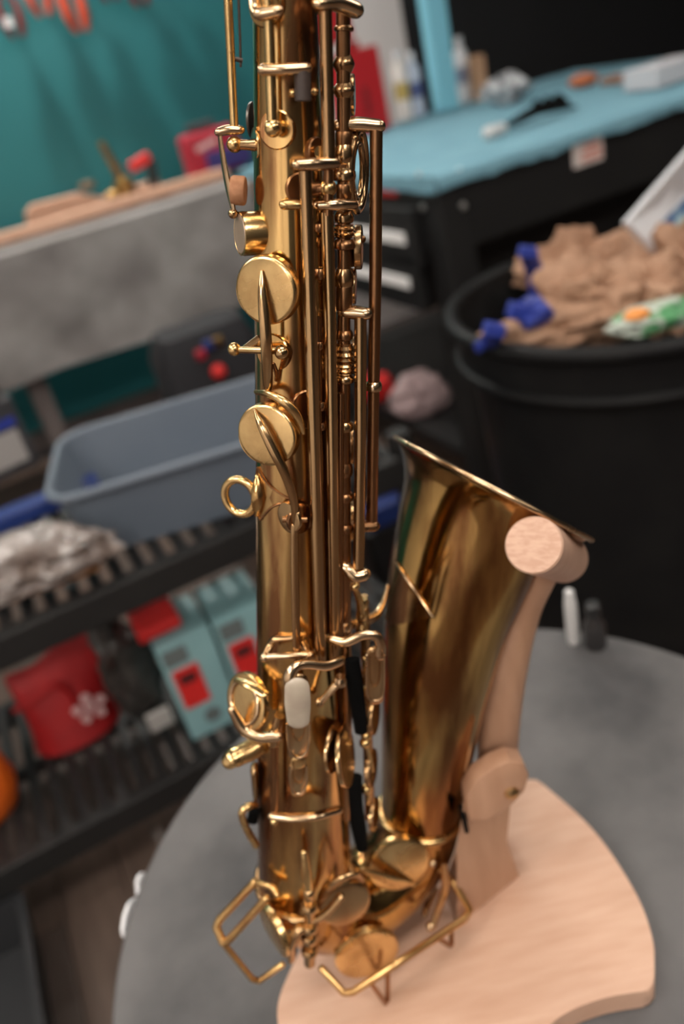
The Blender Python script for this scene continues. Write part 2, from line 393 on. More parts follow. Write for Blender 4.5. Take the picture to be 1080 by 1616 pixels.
p = at_z(262, 946, .47); o = tag(finish('red_tray', bm, REDP, smooth=False), 'flat red tray lying on top of the teal card box', 'tray'); o.location = at_z(346, 1150, .192) + ROOM @ Vector((-.03, .08, .252)); o.rotation_euler = (0, 0, RZ)
ORANGE = mat('orange_plastic', (.75, .13, .012), .4)
p = at_z(14, 1290, .193)
ob = empty('orange_bucket', 'orange round plastic tub at the left edge of the lower shelf', 'tub', p + ROOM @ Vector((-.035, .05, 0)), 0)
bm = newbm(); lathe(bm, Vector((0, 0, 0)), Vector((0, 0, 1)), [(0, .055), (.01, .064), (.06, .078), (.12, .07), (.15, .045), (.16, .03)], 32); finish('tub_body', bm, ORANGE, ob)
bm = newbm(); lathe(bm, Vector((0, 0, .158)), Vector((0, 0, 1)), [(0, .032), (.025, .032), (.03, .028)], 24); finish('cap', bm, DKMET, ob)
# low black tote on the floor
p = at_z(36, 1400, .12); q = ab(p)
t = empty('floor_tote', 'low black tote box on the floor at the bottom left', 'tote', rm(q.x - .16, q.y - .30, 0), RZ)
bm = newbm(); loft(bm, [rrect(.14, .28, .02, 0), rrect(.155, .295, .02, .115), rrect(.16, .30, .02, .12), rrect(.145, .285, .02, .12), rrect(.135, .275, .02, .01)]); finish('tote_shell', bm, mat('charcoal_plastic', (.018, .019, .021), .5), t)

# ------------------------------------------------------------------ workbench with towel along the teal wall
BW = mat('pale_bench_wood', (.50, .33, .24), .6, 0, (.42, .26, .18), 12, 5, stretch=(1, 8, 8))
BLEG = mat('grey_brown_steel', (.13, .11, .105), .5)
q = ab(at_b(200, 340, 3.04)); BZ = q.z
WA0, WA1 = -1.0, 1.10
wb = empty('workbench', 'long wooden workbench in front of the teal wall', 'workbench', rm(0, 3.4, 0), RZ)
rbox('bench_top', WA0, WA1, 3.06, 3.72, BZ - .06, BZ - .012, BW, wb, .003, (0, 3.4))
for a in (-.9, .05, 1.0):
    for b in (3.12, 3.6): rbox('leg', a, a + .07, b, b + .07, 0, BZ - .06, BLEG, wb, .004, (0, 3.4))
rbox('back_rail', WA0 + .1, WA1 - .1, 3.62, 3.66, .12, .2, BLEG, wb, .0, (0, 3.4))
TOWEL = mat('grey_terry_towel', (.27, .26, .255), .95, 0, (.155, .145, .14), 7, 5, bump=.5, bscale=90, sheen=.3, lo=.3, hi=.7)
bm = newbm(); NX, NY = 60, 30; g = []
for i in range(NX + 1):
    a = WA0 + .02 + (1.06 - WA0) * i / NX; row = []
    for j in range(NY + 1):
        t = j / NY
        if t < .3: b = 3.36 - (3.36 - 3.045) * t / .3; z = BZ - .009 + .004 * noise.noise(Vector((a * 4, b * 4, 1)))
        else:
            k = (t - .3) / .7; b = 3.045 - .02 * k - .03 * k * noise.noise(Vector((a * 4.5, k * 1.6, 2))) - .02 * abs(math.sin(a * 3 + k * 3)) * k
            z = BZ - .009 - .425 * k + .02 * k * noise.noise(Vector((a * 2, 0, 5)))
        row.append(bm.verts.new(Vector((a, b - 3.4, z))))
    g.append(row)
for i in range(NX):
    for j in range(NY): bm.faces.new((g[i][j], g[i + 1][j], g[i + 1][j + 1], g[i][j + 1]))
ge = bmesh.ops.solidify(bm, geom=list(bm.faces), thickness=.006)
o = tag(finish('towel', bm, TOWEL, angle=80), 'grey terry towel draped over the front of the workbench', 'towel'); o.location = rm(0, 3.4, 0); o.rotation_euler = (0, 0, RZ)
# things on the bench
KW = mat('pinkish_raw_wood', (.55, .33, .23), .6, 0, (.46, .26, .17), 14, 4, stretch=(1, 6, 6))
def bench_pt(px, py, dz=0.0): return at_z(px, py, BZ + dz)
def put(o, p, rz=0.0): o.location = p; o.rotation_euler = (0, 0, RZ + rz); return o
bm = newbm(); box(bm, (0, 0, .022), (1.2, .09, .035), bev=.004); q = ab(bench_pt(150, 335))
put(tag(finish('long_plank', bm, KW, smooth=False), 'long pale plank lying along the towelled bench edge', 'plank'), rm(q.x - .1, 3.24, BZ + .001))
bm = newbm(); pts = [Vector((-.17, 0, 0)), Vector((.17, 0, 0)), Vector((.15, 0, .045)), Vector((.06, 0, .085)), Vector((-.12, 0, .09)), Vector((-.15, 0, .07))]; slab(bm, pts, Vector((0, 1, 0)), .07, .004)
q = ab(bench_pt(92, 345)); put(tag(finish('wooden_jig', bm, KW, smooth=False), 'shaped pale wooden jig block at the left of the bench', 'wood block'), rm(q.x + .02, 3.36, BZ + .001))
bm = newbm(); lathe(bm, Vector((0, 0, 0)), Vector((0, 0, 1)), [(0, .03), (.02, .032), (.025, .02)], 20); q = ab(bench_pt(75, 310)); put(tag(finish('jar_lid', bm, mat('bronze_tin', (.2, .14, .09), .4, .6)), 'small bronze tin lid on top of the wooden jig', 'tin'), rm(q.x - .02, 3.39, BZ + .092))
q = ab(bench_pt(205, 322)); bt = empty('brass_valve', 'brass fitting with upright stem standing on the bench', 'brass fitting', rm(q.x, 3.36, BZ), RZ)
BRV = mat('dull_brass', (.42, .27, .1), .35, 1, (.3, .17, .06), 30)
bm = newbm(); lathe(bm, Vector((0, 0, .0)), Vector((0, 0, 1)), [(0, .045), (.02, .05), (.05, .042), (.075, .045), (.09, .03), (.1, .024)], 20); finish('valve_body', bm, BRV, bt)
bm = newbm(); sweep(bm, [Vector((0, 0, .09)), Vector((-.012, 0, .16)), Vector((-.03, 0, .235))], [.018, .015, .012], 10); finish('stem', bm, BRV, bt)
bm = newbm(); sweep(bm, [Vector((-.03, 0, .05)), Vector((-.075, 0, .045))], .016, 10); finish('nozzle', bm, BRV, bt)
for i, (px, py, w_, h_) in enumerate([(262, 312, .10, .06), (180, 322, .10, .05)]):
    q = ab(bench_pt(px, py)); bm = newbm(); box(bm, (0, 0, h_ / 2), (w_, .08, h_), bev=.004)
    put(tag(finish('wood_offcut', bm, KW, smooth=False), ['pale wood offcut right of the brass fitting', 'pale wood offcut just left of the brass fitting'][i], 'wood block', 'wood offcuts on the bench'), rm(q.x, 3.47, BZ - .011), .1)
q = ab(bench_pt(298, 318)); ck = empty('bar_clamp', 'small red and black clamp standing on the bench', 'clamp', rm(q.x, 3.31, BZ), RZ)
bm = newbm(); box(bm, (.0, 0, .07), (.035, .03, .13), Matrix.Rotation(.18, 3, 'Y'), .004); finish('handle', bm, DKMET, ck, smooth=False)
bm = newbm(); box(bm, (-.03, 0, .135), (.09, .032, .04), Matrix.Rotation(-.25, 3, 'Y'), .008); finish('jaw', bm, REDP, ck, smooth=False)
bm = newbm(); box(bm, (.012, 0, .008), (.05, .03, .014), bev=.003); finish('foot', bm, REDP, ck, smooth=False)
q = ab(bench_pt(345, 275)); kt = empty('red_power_tool', 'red and blue tool case at the back of the bench', 'tool', rm(q.x + .02, 3.55, BZ - .011), RZ)
bm = newbm(); box(bm, (0, 0, .09), (.24, .12, .18), bev=.02); finish('case', bm, mat('dark_red_plastic', (.35, .012, .03), .45), kt, smooth=False)
bm = newbm(); box(bm, (.05, -.065, .06), (.2, .02, .08), bev=.006); finish('blue_front', bm, mat('violet_blue_plastic', (.04, .03, .16), .5), kt, smooth=False)
bm = newbm(); box(bm, (-.02, 0, .2), (.12, .05, .03), bev=.01); finish('grip', bm, DKGREY, kt, smooth=False)
bm = newbm(); box(bm, (-.03, -.061, .13), (.1, .004, .02), Matrix.Rotation(-.2, 3, 'Y')); finish('pink_stripe', bm, PALEPR, kt, smooth=False)
# bag under the bench
p = at_z(320, 612, .40)
q = ab(at_b(320, 560, 2.5)); zt_ = ab(at_b(330, 512, 2.5)).z; ub = empty('tool_bag', 'black tool bag with red ball knob below the bench', 'bag', rm(q.x + .02, 2.55, 0), RZ)
bm = newbm(); loft(bm, [rrect(.15, .1, .04, 0), rrect(.17, .12, .05, .1), rrect(.17, .12, .05, zt_ - .08), rrect(.14, .09, .04, zt_)]); finish('bag_body', bm, mat('black_canvas', (.01, .01, .013), .8), ub)
q2 = ab(at_b(345, 586, 2.42)); bm = newbm(); ball(bm, Vector((q2.x - q.x - .02, -.13, q2.z)), .024); finish('red_knob', bm, REDP, ub)
for k, (px, py, m_) in enumerate([(330, 545, NAVY), (345, 540, BRV), (318, 560, mat('dark_red_plastic', (.3, .01, .02)))]):
    q2 = ab(at_b(px, py, 2.42)); bm = newbm(); box(bm, (q2.x - q.x - .02, -.122, q2.z), (.03, .02, .03), bev=.004); finish('pocket_tool', bm, m_, ub, smooth=False)
q = ab(at_b(392, 615, 2.0)); rc = newbm(); loft(rc, [rrect(.05, .05, .02, 0), rrect(.05, .05, .02, .52), rrect(.03, .03, .015, .58)])
put(tag(finish('red_canister', rc, REDP), 'red canister behind the saxophone below the bench', 'canister'), rm(q.x + .03, 2.1, 0))

# pliers hanging on the teal wall
PLH = mat('red_orange_grip', (.50, .05, .012), .4); PLD = mat('dark_red_grip', (.16, .012, .012), .4)
specs = [(30, 62, PLD, .10, 'dark red handled pliers with white tag, leftmost on the teal wall'), (72, 28, PLH, .03, 'orange-red handled pliers second from the left on the wall'),
         (130, 52, PLH, .03, 'large orange-red handled pliers third from the left on the wall'), (178, 4, PLD, .02, 'pliers barely showing at the top edge of the wall'),
         (226, 12, PLD, .02, 'dark red handled pliers rightmost of the row on the wall')]
for i, (px, py, hm, _, lab) in enumerate(specs):
    q = ab(at_b(px, py, B1 - .08)); sc = 1.25 if i == 2 else 1.0
    t = empty('hanging_pliers', lab, 'pliers', rm(q.x, B1 - .08, q.z), RZ, 'pliers on the wall')
    for s in (-1, 1):
        bm = newbm(); sweep(bm, crom([Vector((s * .010, s * .004, .17 * sc)), Vector((s * .034, s * .004, .11 * sc)), Vector((s * .032, s * .004, .05 * sc)), Vector((s * .022, s * .004, .012))]), [r * sc for r in crom1([.008, .014, .016, .011])], 10, round_cap=True)
        finish('grip', bm, hm, t)
        bm = newbm(); sweep(bm, [Vector((s * .010, -s * .004, .16 * sc)), Vector((-s * .013, -s * .004, .2 * sc)), Vector((-s * .004, -s * .004, .26 * sc))], [.010, .012, .004], 8); finish('jaw', bm, mat('tool_steel', (.2, .2, .2), .35, .9), t)
    bm = newbm(); lathe(bm, Vector((0, -.012, .185 * sc)), Vector((0, 1, 0)), [(0, .007), (.02, .007)], 10); finish('pivot', bm, DKMET, t)
    bm = newbm(); lathe(bm, Vector((0, 0, .205 * sc)), Vector((0, 1, 0)), [(-.02, .004), (.08, .004)], 8); finish('hook', bm, DKMET, t)
    if i == 0:
        bm = newbm(); box(bm, (-.02, -.02, .06), (.03, .004, .035)); finish('white_tag', bm, PAPER, t, smooth=False)

# ------------------------------------------------------------------ black worktable on the right with blue cloth
KB = 1.85
q = ab(at_b(690, 283, KB)); KA, KZ = q.x, q.z
BLK = mat('black_cart_steel', (.007, .007, .0075), .5, 0, (.010, .010, .010), 6)
kc = empty('tool_bench', 'black steel tool bench with drawers and bolted corner post', 'tool bench', rm(KA + .7, KB + .7, 0), RZ)
cen = (KA + .7, KB + .7)
def kb(name, a0, a1, b0, b1, z0, z1, m, parent=None, bev=.0): return rbox(name, KA + a0, KA + a1, KB + b0, KB + b1, z0, z1, m, parent or kc, bev, cen)
kb('bench_top', 0, 1.7, 0, 1.45, KZ - .03, KZ, BLK, bev=.004)
kb('front_apron', .09, 1.61, .0, .02, KZ - .19, KZ - .03, BLK)
kb('side_apron', .0, .02, .09, 1.36, KZ - .19, KZ - .03, BLK)
for a, b in ((0, 0), (1.61, 0), (0, 1.36), (1.61, 1.36)): kb('corner_post', a, a + .09, b, b + .09, 0, KZ - .03, BLK, bev=.004)
kb('lower_shelf', .02, 1.68, .02, 1.43, .16, .19, BLK)
kb('inner_cabinet', .05, 1.1, .25, 1.3, .62, KZ - .03, BLK)
BOLT = mat('zinc_bolt', (.6, .6, .58), .3, .9)
for px, py in ((725, 271), (731, 325)):
    q = ab(at_b(px, py, KB)); bm = newbm(); lathe(bm, Vector((q.x - cen[0], KB - cen[1], q.z)), Vector((0, -1, 0)), [(0, .010), (.005, .009), (.007, .004)], 12); finish('bolt', bm, BOLT, kc)
def on_side(px, py, a):
    r = ray(px, py); return ab(CAM + r * (a / r.dot(A)))
for px, py in ((662, 277), (668, 327)):
    q = on_side(px, py, KA); bm = newbm(); lathe(bm, Vector((q.x - cen[0], q.y - cen[1], q.z)), Vector((-1, 0, 0)), [(0, .010), (.005, .009), (.007, .004)], 12); finish('bolt', bm, BOLT, kc)
WLAB = mat('white_drawer_label', (.9, .89, .88), .5)
for (x0, y0, x1, y1) in ((560, 348, 655, 372), (562, 412, 662, 442)):
    q0, q1 = on_side(x0, y0, KA), on_side(x1, y1, KA); zc = q1.z
    bm = newbm(); box(bm, (-.70 - .016, (q0.y + q1.y) / 2 - cen[1], zc), (.03, abs(q0.y - q1.y) + .1, .16), bev=.004); d_ = finish('drawer', bm, BLK, kc, smooth=False)
    bm = newbm(); box(bm, (-.70 - .034, (q0.y + q1.y) / 2 - cen[1], zc), (.006, abs(q0.y - q1.y), .032), bev=.002); finish('white_pull', bm, WLAB, d_, smooth=False)
q = on_side(612, 300, KA); bm = newbm(); box(bm, (-.70 - .003, q.y - cen[1], q.z), (.006, .1, .03)); finish('red_badge', bm, REDP, kc, smooth=False)
# sticker
q = ab(at_b(927, 236, KB)); bm = newbm(); box(bm, (q.x - cen[0], KB - .002 - cen[1], q.z), (.105, .003, .075)); st = finish('warning_sticker', bm, mat('pale_sticker', (.66, .58, .55), .5), kc, smooth=False)
for k in range(4):
    bm = newbm(); box(bm, (q.x - cen[0] + .012, KB - .004 - cen[1], q.z + .025 - k * .016), (.07 if k != 1 else .05, .0015, .008)); finish('red_line', bm, mat('faded_red_print', (.62, .2, .14), .5), st, smooth=False)
# cloth
BLUE = mat('light_blue_cloth', (.165, .34, .42), .85, 0, (.14, .30, .38), 10, 4, bump=.25, bscale=40)
bm = newbm(); NX, NY = 70, 40; g = []
for i in range(NX + 1):
    a = -.0 + 1.72 * i / NX - .7 - .012; row = []
    for j in range(NY + 1):
        t = j / NY; b = 1.44 - 1.452 * t - .7; z = KZ + .006 + .006 * abs(noise.noise(Vector((a * 6, b * 6, 3))))
        if b < -.69: z -= 0
        row.append(Vector((a, b, z)))
    drop = .030 + .022 * noise.noise(Vector((a * 7, 1, 1))) + .012 * noise.noise(Vector((a * 25, 1, 1)))
    for k in (1, 2, 3): row.append(Vector((a, -.7 - .016 - .004 * noise.noise(Vector((a * 20, k, 0))), KZ + .004 - drop * k / 3)))
    g.append([bm.verts.new(v) for v in row])
for i in range(NX):
    for j in range(len(g[0]) - 1): bm.faces.new((g[i][j], g[i + 1][j], g[i + 1][j + 1], g[i][j + 1]))
lf = [r for r in g[0]]; prev = lf
for k in (1, 2, 3):
    cur = []
    for j, v in enumerate(lf[:NY + 1]):
        drop = .034 + .02 * noise.noise(Vector((v.co.y * 7, 4, 1))); cur.append(bm.verts.new(Vector((-.7 - .014, v.co.y, KZ + .004 - drop * k / 3))))
    for j in range(NY): bm.faces.new((prev[j], prev[j + 1], cur[j + 1], cur[j]))
    prev = cur
o = tag(finish('blue_cloth', bm, BLUE, angle=80), 'light blue cloth covering the black tool bench', 'cloth'); o.location = rm(cen[0], cen[1], 0); o.rotation_euler = (0, 0, RZ)
KT = KZ + .013
def kp(px, py): return at_z(px, py, KT)
def kpb(px, b):                              # point of the cloth in column px of the picture at distance b
    lo, hi = 60.0, 400.0
    for _ in range(40):
        m_ = (lo + hi) / 2
        if ab(at_z(px, m_, KT)).y > b or ray(px, m_).z > -1: lo = m_
        else: hi = m_
    return at_z(px, hi, KT)
def kthing(name, lab, cat, px, py, rz=0.0, group=None): return empty(name, lab, cat, kp(px, py), RZ + rz, group)
bm = newbm(); box(bm, (0, .03, .35), (.095, .06, .70), bev=.004); o = tag(finish('blue_upright', bm, mat('sky_blue_paint', (.20, .50, .62), .5), smooth=False), 'tall light blue upright panel standing on the blue cloth', 'panel'); o.location = kpb(712, 3.12); o.rotation_euler = (0, 0, RZ)
# red jerrycan like case behind the stack
t = empty('red_case', 'red hard case standing behind the saxophone keys', 'case', kpb(588, 3.12), RZ)
bm = newbm(); box(bm, (0, .06, .15), (.19, .12, .30), bev=.012); finish('shell', bm, mat('deep_red_plastic', (.40, .006, .010), .45), t, smooth=False)
bm = newbm(); box(bm, (0, -.004, .12), (.02, .01, .10), bev=.003); finish('latch', bm, mat('maroon_plastic', (.16, .004, .006), .5), t, smooth=False)
bm = newbm(); box(bm, (0, .06, .315), (.08, .03, .03), bev=.008); finish('handle', bm, mat('deep_red_plastic', (.4, .006, .01)), t, smooth=False)
bm = newbm(); box(bm, (0, .05, .07), (.16, .1, .13), bev=.01)
o = tag(finish('red_carton', bm, mat('deep_red_plastic', (.4, .006, .01)), smooth=False), 'small red carton on top of the red case', 'carton'); o.location = kpb(588, 3.12) + ROOM @ Vector((-.07, .02, .331)); o.rotation_euler = (0, 0, RZ)
cols = [(648, 165, (.6, .56, .53), .26, 'white bottle with yellow print left of the blue upright', (.45, .33, .1)), (668, 166, (.4, .45, .55), .24, 'bluish bottle touching the left of the blue upright', (.06, .08, .2)),
        (742, 163, (.6, .6, .62), .25, 'white ribbed bottle right of the blue upright', (.2, .22, .3))]
for i, (px, py, c, h_, lab, c2) in enumerate(cols):
    t = empty('supply_bottle', lab, 'bottle', kpb(px, 3.2), RZ, 'bottles beside the blue upright')
    bm = newbm(); lathe(bm, Vector((0, .03, 0)), Vector((0, 0, 1)), [(0, .026), (.004, .03), (h_ * .75, .03), (h_ * .85, .015), (h_ * .88, .015)], 20); finish('bottle_body', bm, mat('bottle_paint_%d' % i, c, .4), t)
    bm = newbm(); lathe(bm, Vector((0, .03, h_ * .3)), Vector((0, 0, 1)), [(0, .0305), (h_ * .25, .0305)], 20); finish('label', bm, mat('bottle_label_%d' % i, c2, .5), t)
    bm = newbm(); lathe(bm, Vector((0, .03, h_ * .88)), Vector((0, 0, 1)), [(0, .017), (h_ * .12, .016)], 16); finish('cap', bm, mat('bottle_cap_%d' % i, (.6, .6, .62), .4), t)
bm = newbm(); box(bm, (0, .03, .085), (.045, .06, .17), bev=.003); o = tag(finish('tan_book', bm, mat('tan_card', (.42, .24, .14), .6), smooth=False), 'tan upright book beside the white ribbed bottle', 'book'); o.location = kpb(766, 3.1); o.rotation_euler = (0, 0, RZ)
FILM = mat('clear_film', (.6, .62, .64), .12, 0, (.1, .1, .11), 22, 4, bump=.8, bscale=40, spec=.8)
bm = newbm(); crumple(bm, Vector((0, 0, .05)), .06, .8, 5, 4, (1.2, .8, .7), 1.8); tag(finish('film_wad', bm, FILM, smooth=False, loc=kp(802, 163)), 'crumpled clear film wad on the blue cloth', 'film')
t = kthing('black_glove', 'black rubber tool lying on the blue cloth near the edge', 'glove', 850, 192)
bm = newbm(); sweep(bm, crom([Vector((-.15, -.01, .012)), Vector((-.08, 0, .02)), Vector((0, .01, .03)), Vector((.06, .01, .026)), Vector((.13, -.01, .012))]), crom1([.01, .022, .03, .03, .012]), 12, .5, Vector((0, 0, 1)), round_cap=True); finish('palm', bm, BLACKPAD_GAP, t)
for k in range(3):
    bm = newbm(); sweep(bm, crom([Vector((.0 + k * .04, .01, .03)), Vector((.015 + k * .04, .02, .05)), Vector((.03 + k * .04, .0, .03))]), .010, 8, round_cap=True); finish('finger', bm, BLACKPAD_GAP, t)
bm = newbm(); sweep(bm, [Vector((-.2, -.02, .014)), Vector((-.14, -.01, .014))], [.02, .016], 10, round_cap=True); finish('white_tip', bm, mat('grey_white_plastic', (.55, .55, .55), .4), t)
bm = newbm(); crumple(bm, Vector((0, 0, .02)), .04, .3, 2, 3, (1.3, .8, .55)); tag(finish('orange_cloth_scrap', bm, mat('rust_cloth', (.4, .12, .05), .8), loc=kp(922, 136)), 'small rust orange rag on the far side of the cloth', 'rag')
bm = newbm(); box(bm, (0, 0, .03), (.22, .14, .06), bev=.004); o = tag(finish('white_carton', bm, mat('pale_grey_card', (.5, .5, .53), .6), smooth=False), 'flat pale carton on the cloth at the right edge', 'carton'); o.location = kp(1050, 130); o.rotation_euler = (0, 0, RZ + .05)
bm = newbm(); box(bm, (0, 0, .012), (.07, .1, .024), bev=.003); o = tag(finish('brown_card', bm, mat('brown_card_stock', (.25, .14, .1), .7), smooth=False), 'flat brown card between rag and pale carton', 'card'); o.location = kp(975, 130); o.rotation_euler = (0, 0, RZ)
# clutter on the bench's lower shelf
def low(px, py): return at_z(px, py, .193)
SH = .192
q = ab(at_b(622, 742, 2.02)); bk = empty('black_bucket', 'black bucket with a red knob on the floor beyond the bell', 'bucket', rm(q.x, 2.02, 0), RZ); hb_ = q.z
bm = newbm(); lathe(bm, Vector((0, 0, 0)), Vector((0, 0, 1)), [(0, .09), (hb_ - .01, .115), (hb_, .12), (hb_ - .005, .11), (.02, .085)], 32); finish('bucket_shell', bm, mat('matte_black', (.012, .012, .014), .5), bk)
bm = newbm(); lathe(bm, Vector((0, 0, hb_ - .012)), Vector((0, 0, 1)), [(0, .112), (.01, .112), (.016, .1)], 32); finish('lid', bm, mat('matte_black', (.012, .012, .014)), bk)
q2 = ab(at_b(624, 713, 1.98)); bm = newbm(); ball(bm, Vector((q2.x - q.x, -.04, hb_ + .022)), .026); finish('red_knob', bm, REDP, bk)
for i, (dx, dy, m_, nm, lab, sz) in enumerate([(.10, .5, mat('pinkish_cloth', (.45, .33, .33), .8), 'rag', 'pinkish rag heaped below the bench drawers', .09), (.06, .75, REDP, 'red_rag', 'red rag below the bench drawers', .06)]):
    bm = newbm(); crumple(bm, Vector((0, 0, sz * .6)), sz, .5, 11 + i, 3, (1, .8, .9)); tag(finish(nm, bm, m_, loc=rm(KA + dx, KB + dy, SH), smooth=False), lab, 'rag')
q = ab(at_b(612, 800, 1.72)); bm = newbm(); box(bm, (0, 0, .03), (.2, .14, .06), bev=.006); put(tag(finish('blue_case', bm, NAVY, smooth=False), 'flat navy blue case beyond the bell under the batten', 'case'), rm(q.x + .04, 1.80, q.z - .06))
bm = newbm(); loft(bm, [rrect(.11, .075, .02, 0), rrect(.115, .08, .02, q.z - .08), rrect(.12, .085, .02, q.z - .061)]); put(tag(finish('black_crate', bm, BLK, smooth=False), 'black crate on the floor carrying the navy case', 'crate'), rm(q.x + .04, 1.80, 0))
bm = newbm(); box(bm, (0, 0, .016), (.34, .04, .03), bev=.004); put(tag(finish('wood_batten', bm, WOODBR, smooth=False), 'orange-brown wooden batten lying on the navy case', 'batten'), rm(q.x + .04, 1.80, q.z + .001), -.35)

# ------------------------------------------------------------------ black bin with rubbish
BINM = mat('black_bin_plastic', (.006, .006, .0065), .5, 0, (.009, .009, .009), 12, spec=.18)
pf, pbk = at_z(900, 555, .93), at_z(960, 370, .93); bc = (pf + pbk) / 2; BR = .30
bc = Vector((.565, 1.31, 0))
bn = empty('rubbish_bin', 'large round black rubbish bin on the right', 'bin', Vector((bc.x, bc.y, 0)))
bm = newbm(); lathe(bm, Vector((0, 0, 0)), Vector((0, 0, 1)), [(0, .22), (.01, .23), (.83, .275), (.835, .292), (.90, .296), (.905, .286), (.85, .278), (.84, .272), (.03, .222), (.02, .2)], 64); finish('bin_shell', bm, BINM, bn, angle=30)
bm = newbm(); sweep(bm, [Vector((math.cos(a) * .298, math.sin(a) * .298, .905)) for a in [k * 2 * math.pi / 64 for k in range(64)]], .014, 10, closed=True); finish('rolled_rim', bm, BINM, bn)
bm = newbm(); sweep(bm, [Vector((math.cos(a) * .294, math.sin(a) * .294, .83)) for a in [k * 2 * math.pi / 64 for k in range(64)]], .009, 8, closed=True); finish('rib', bm, BINM, bn)
KRAFT = mat('kraft_paper', (.42, .25, .16), .75, 0, (.34, .19, .115), 12, 4, bump=.3, bscale=25)
BZT = .83
kraft = [(905, 428, .052, 1, (1.2, .8, .85)), (925, 484, .062, 2, (1.15, .8, .8)), (985, 418, .050, 3, (1.3, .8, .75)), (880, 518, .036, 4, (1.9, .8, .6)), (1030, 465, .046, 6, (1.1, 1, .9)), (1085, 425, .07, 8, (1, 1, .8))]
klab = ['crumpled kraft paper ball nearest the blue clamps in the bin', 'large crumpled kraft paper in the middle of the bin', 'long twisted kraft paper at the back right of the bin', 'low crumpled kraft paper at the front rim of the bin', 'kraft paper twist above the green wrapper', 'crumpled kraft paper at the right edge of the frame']
for i, (px, py, r_, sd, sq) in enumerate(kraft):
    p = at_z(px, py, .895); bm = newbm(); crumple(bm, Vector(), r_, 1.5, sd, 4, sq, 1.7)
    tag(finish('kraft_paper_ball', bm, KRAFT, loc=p, smooth=False), klab[i], 'paper', 'crumpled kraft paper in the bin')
bm = newbm(); lathe(bm, Vector((0, 0, 0)), Vector((0, 0, 1)), [(0, .24), (.01, .24)], 40); 
tag(finish('bin_liner_fill', bm, mat('dark_rubbish', (.03, .028, .026), .8), loc=Vector((bc.x, bc.y, .80))), 'dark layer of rubbish lying beneath the crumpled paper', 'rubbish', kind='stuff')
GREEN = mat('green_white_wrapper', (.45, .5, .43), .4, 0, (.07, .25, .1), 22, 2, lo=.48, hi=.54)
bm = newbm(); crumple(bm, Vector(), .045, .5, 21, 3, (1.4, .7, .4)); tag(finish('snack_wrapper', bm, GREEN, loc=at_z(1035, 500, .915), smooth=False), 'green and white wrapper at the front of the bin', 'wrapper')
bm = newbm(); crumple(bm, Vector(), .015, .2, 22, 2, (1.2, .8, .6)); tag(finish('orange_peel', bm, mat('orange_peel', (.75, .28, .06), .5), loc=at_z(1005, 497, .955)), 'small orange scrap on the green wrapper', 'scrap')
CL = mat('royal_blue_plastic', (.022, .04, .26), .4)
def clamp(pts, rads, lab):
    t = empty('blue_clamp', lab, 'clamp', pts[0] + Vector((0, 0, -.02)), 0, 'blue plastic clamps on the bin')
    o_ = t.location
    bm = newbm(); box(bm, (0, 0, 0), (.03, .03, .03)); bm.free()
    bm = newbm(); sweep(bm, [p - o_ for p in pts], rads, 8, .6, Vector((0, 1, 0))); finish('clamp_bar', bm, CL, t, angle=25)
    bm = newbm(); box(bm, pts[-1] - o_, (rads[-1] * 2.0, rads[-1] * 1.4, rads[-1] * 1.2), Matrix.Rotation(.4, 3, 'Y'), .003); finish('clamp_jaw', bm, CL, t, smooth=False)
    bm = newbm(); sweep(bm, [pts[0] - o_ + Vector((-.025, -.01, 0)), pts[0] - o_ + Vector((.02, .01, .01))], .009, 8); finish('grip', bm, CL, t)
clamp([at_z(850, 470, .90), at_z(845, 430, .95), at_z(833, 398, 1.0)], [.016, .016, .015], 'tall royal blue clamp standing inside the bin')
clamp([at_z(850, 505, .93), at_z(840, 490, .94), at_z(822, 492, .945)], [.028, .026, .02], 'wide royal blue clamp resting on the kraft paper')
clamp([at_z(775, 540, .92), at_z(778, 530, .935), at_z(780, 520, .95)], [.018, .018, .016], 'small royal blue clamp gripping the bin rim')
# printed white carton sticking out of the bin
p0, p1, p2, p3 = at_z(980, 352, 1.0), at_z(1025, 398, .94), at_z(1160, 260, 1.02), at_z(1100, 215, 1.1)
t = empty('printed_carton', 'white folded carton with blue picture sticking out of the bin', 'carton', p1, 0)
nrm = (p1 - p0).cross(p3 - p0).normalized(); 
bm = newbm(); slab(bm, [v - p1 for v in (p0, p1, p2, p3)], nrm, .02, .002); finish('panel', bm, mat('white_card', (.62, .63, .66), .5), t, smooth=False)
ux, uy = (p2 - p1), (p0 - p1)
sgn = -1 if nrm.dot(CAM - p1) < 0 else 1
off = (nrm * .0215) if sgn > 0 else (-nrm * .0015)
bm = newbm(); slab(bm, [ux * .10 + uy * .05 + off, ux * .95 + uy * .05 + off, ux * .95 + uy * .42 + off, ux * .16 + uy * .42 + off], nrm, .0006); finish('blue_picture', bm, mat('ocean_picture', (.03, .09, .22), .5, 0, (.35, .5, .55), 30, 3, lo=.4, hi=.6), t, smooth=False)
bm = newbm(); slab(bm, [ux * .02 + uy * .0 + off * 1.05, ux * .95 + uy * .0 + off * 1.05, ux * .95 + uy * .08 + off * 1.05, ux * .03 + uy * .08 + off * 1.05], nrm, .0006); finish('sand_strip', bm, mat('sand_print', (.45, .33, .2), .6), t, smooth=False)

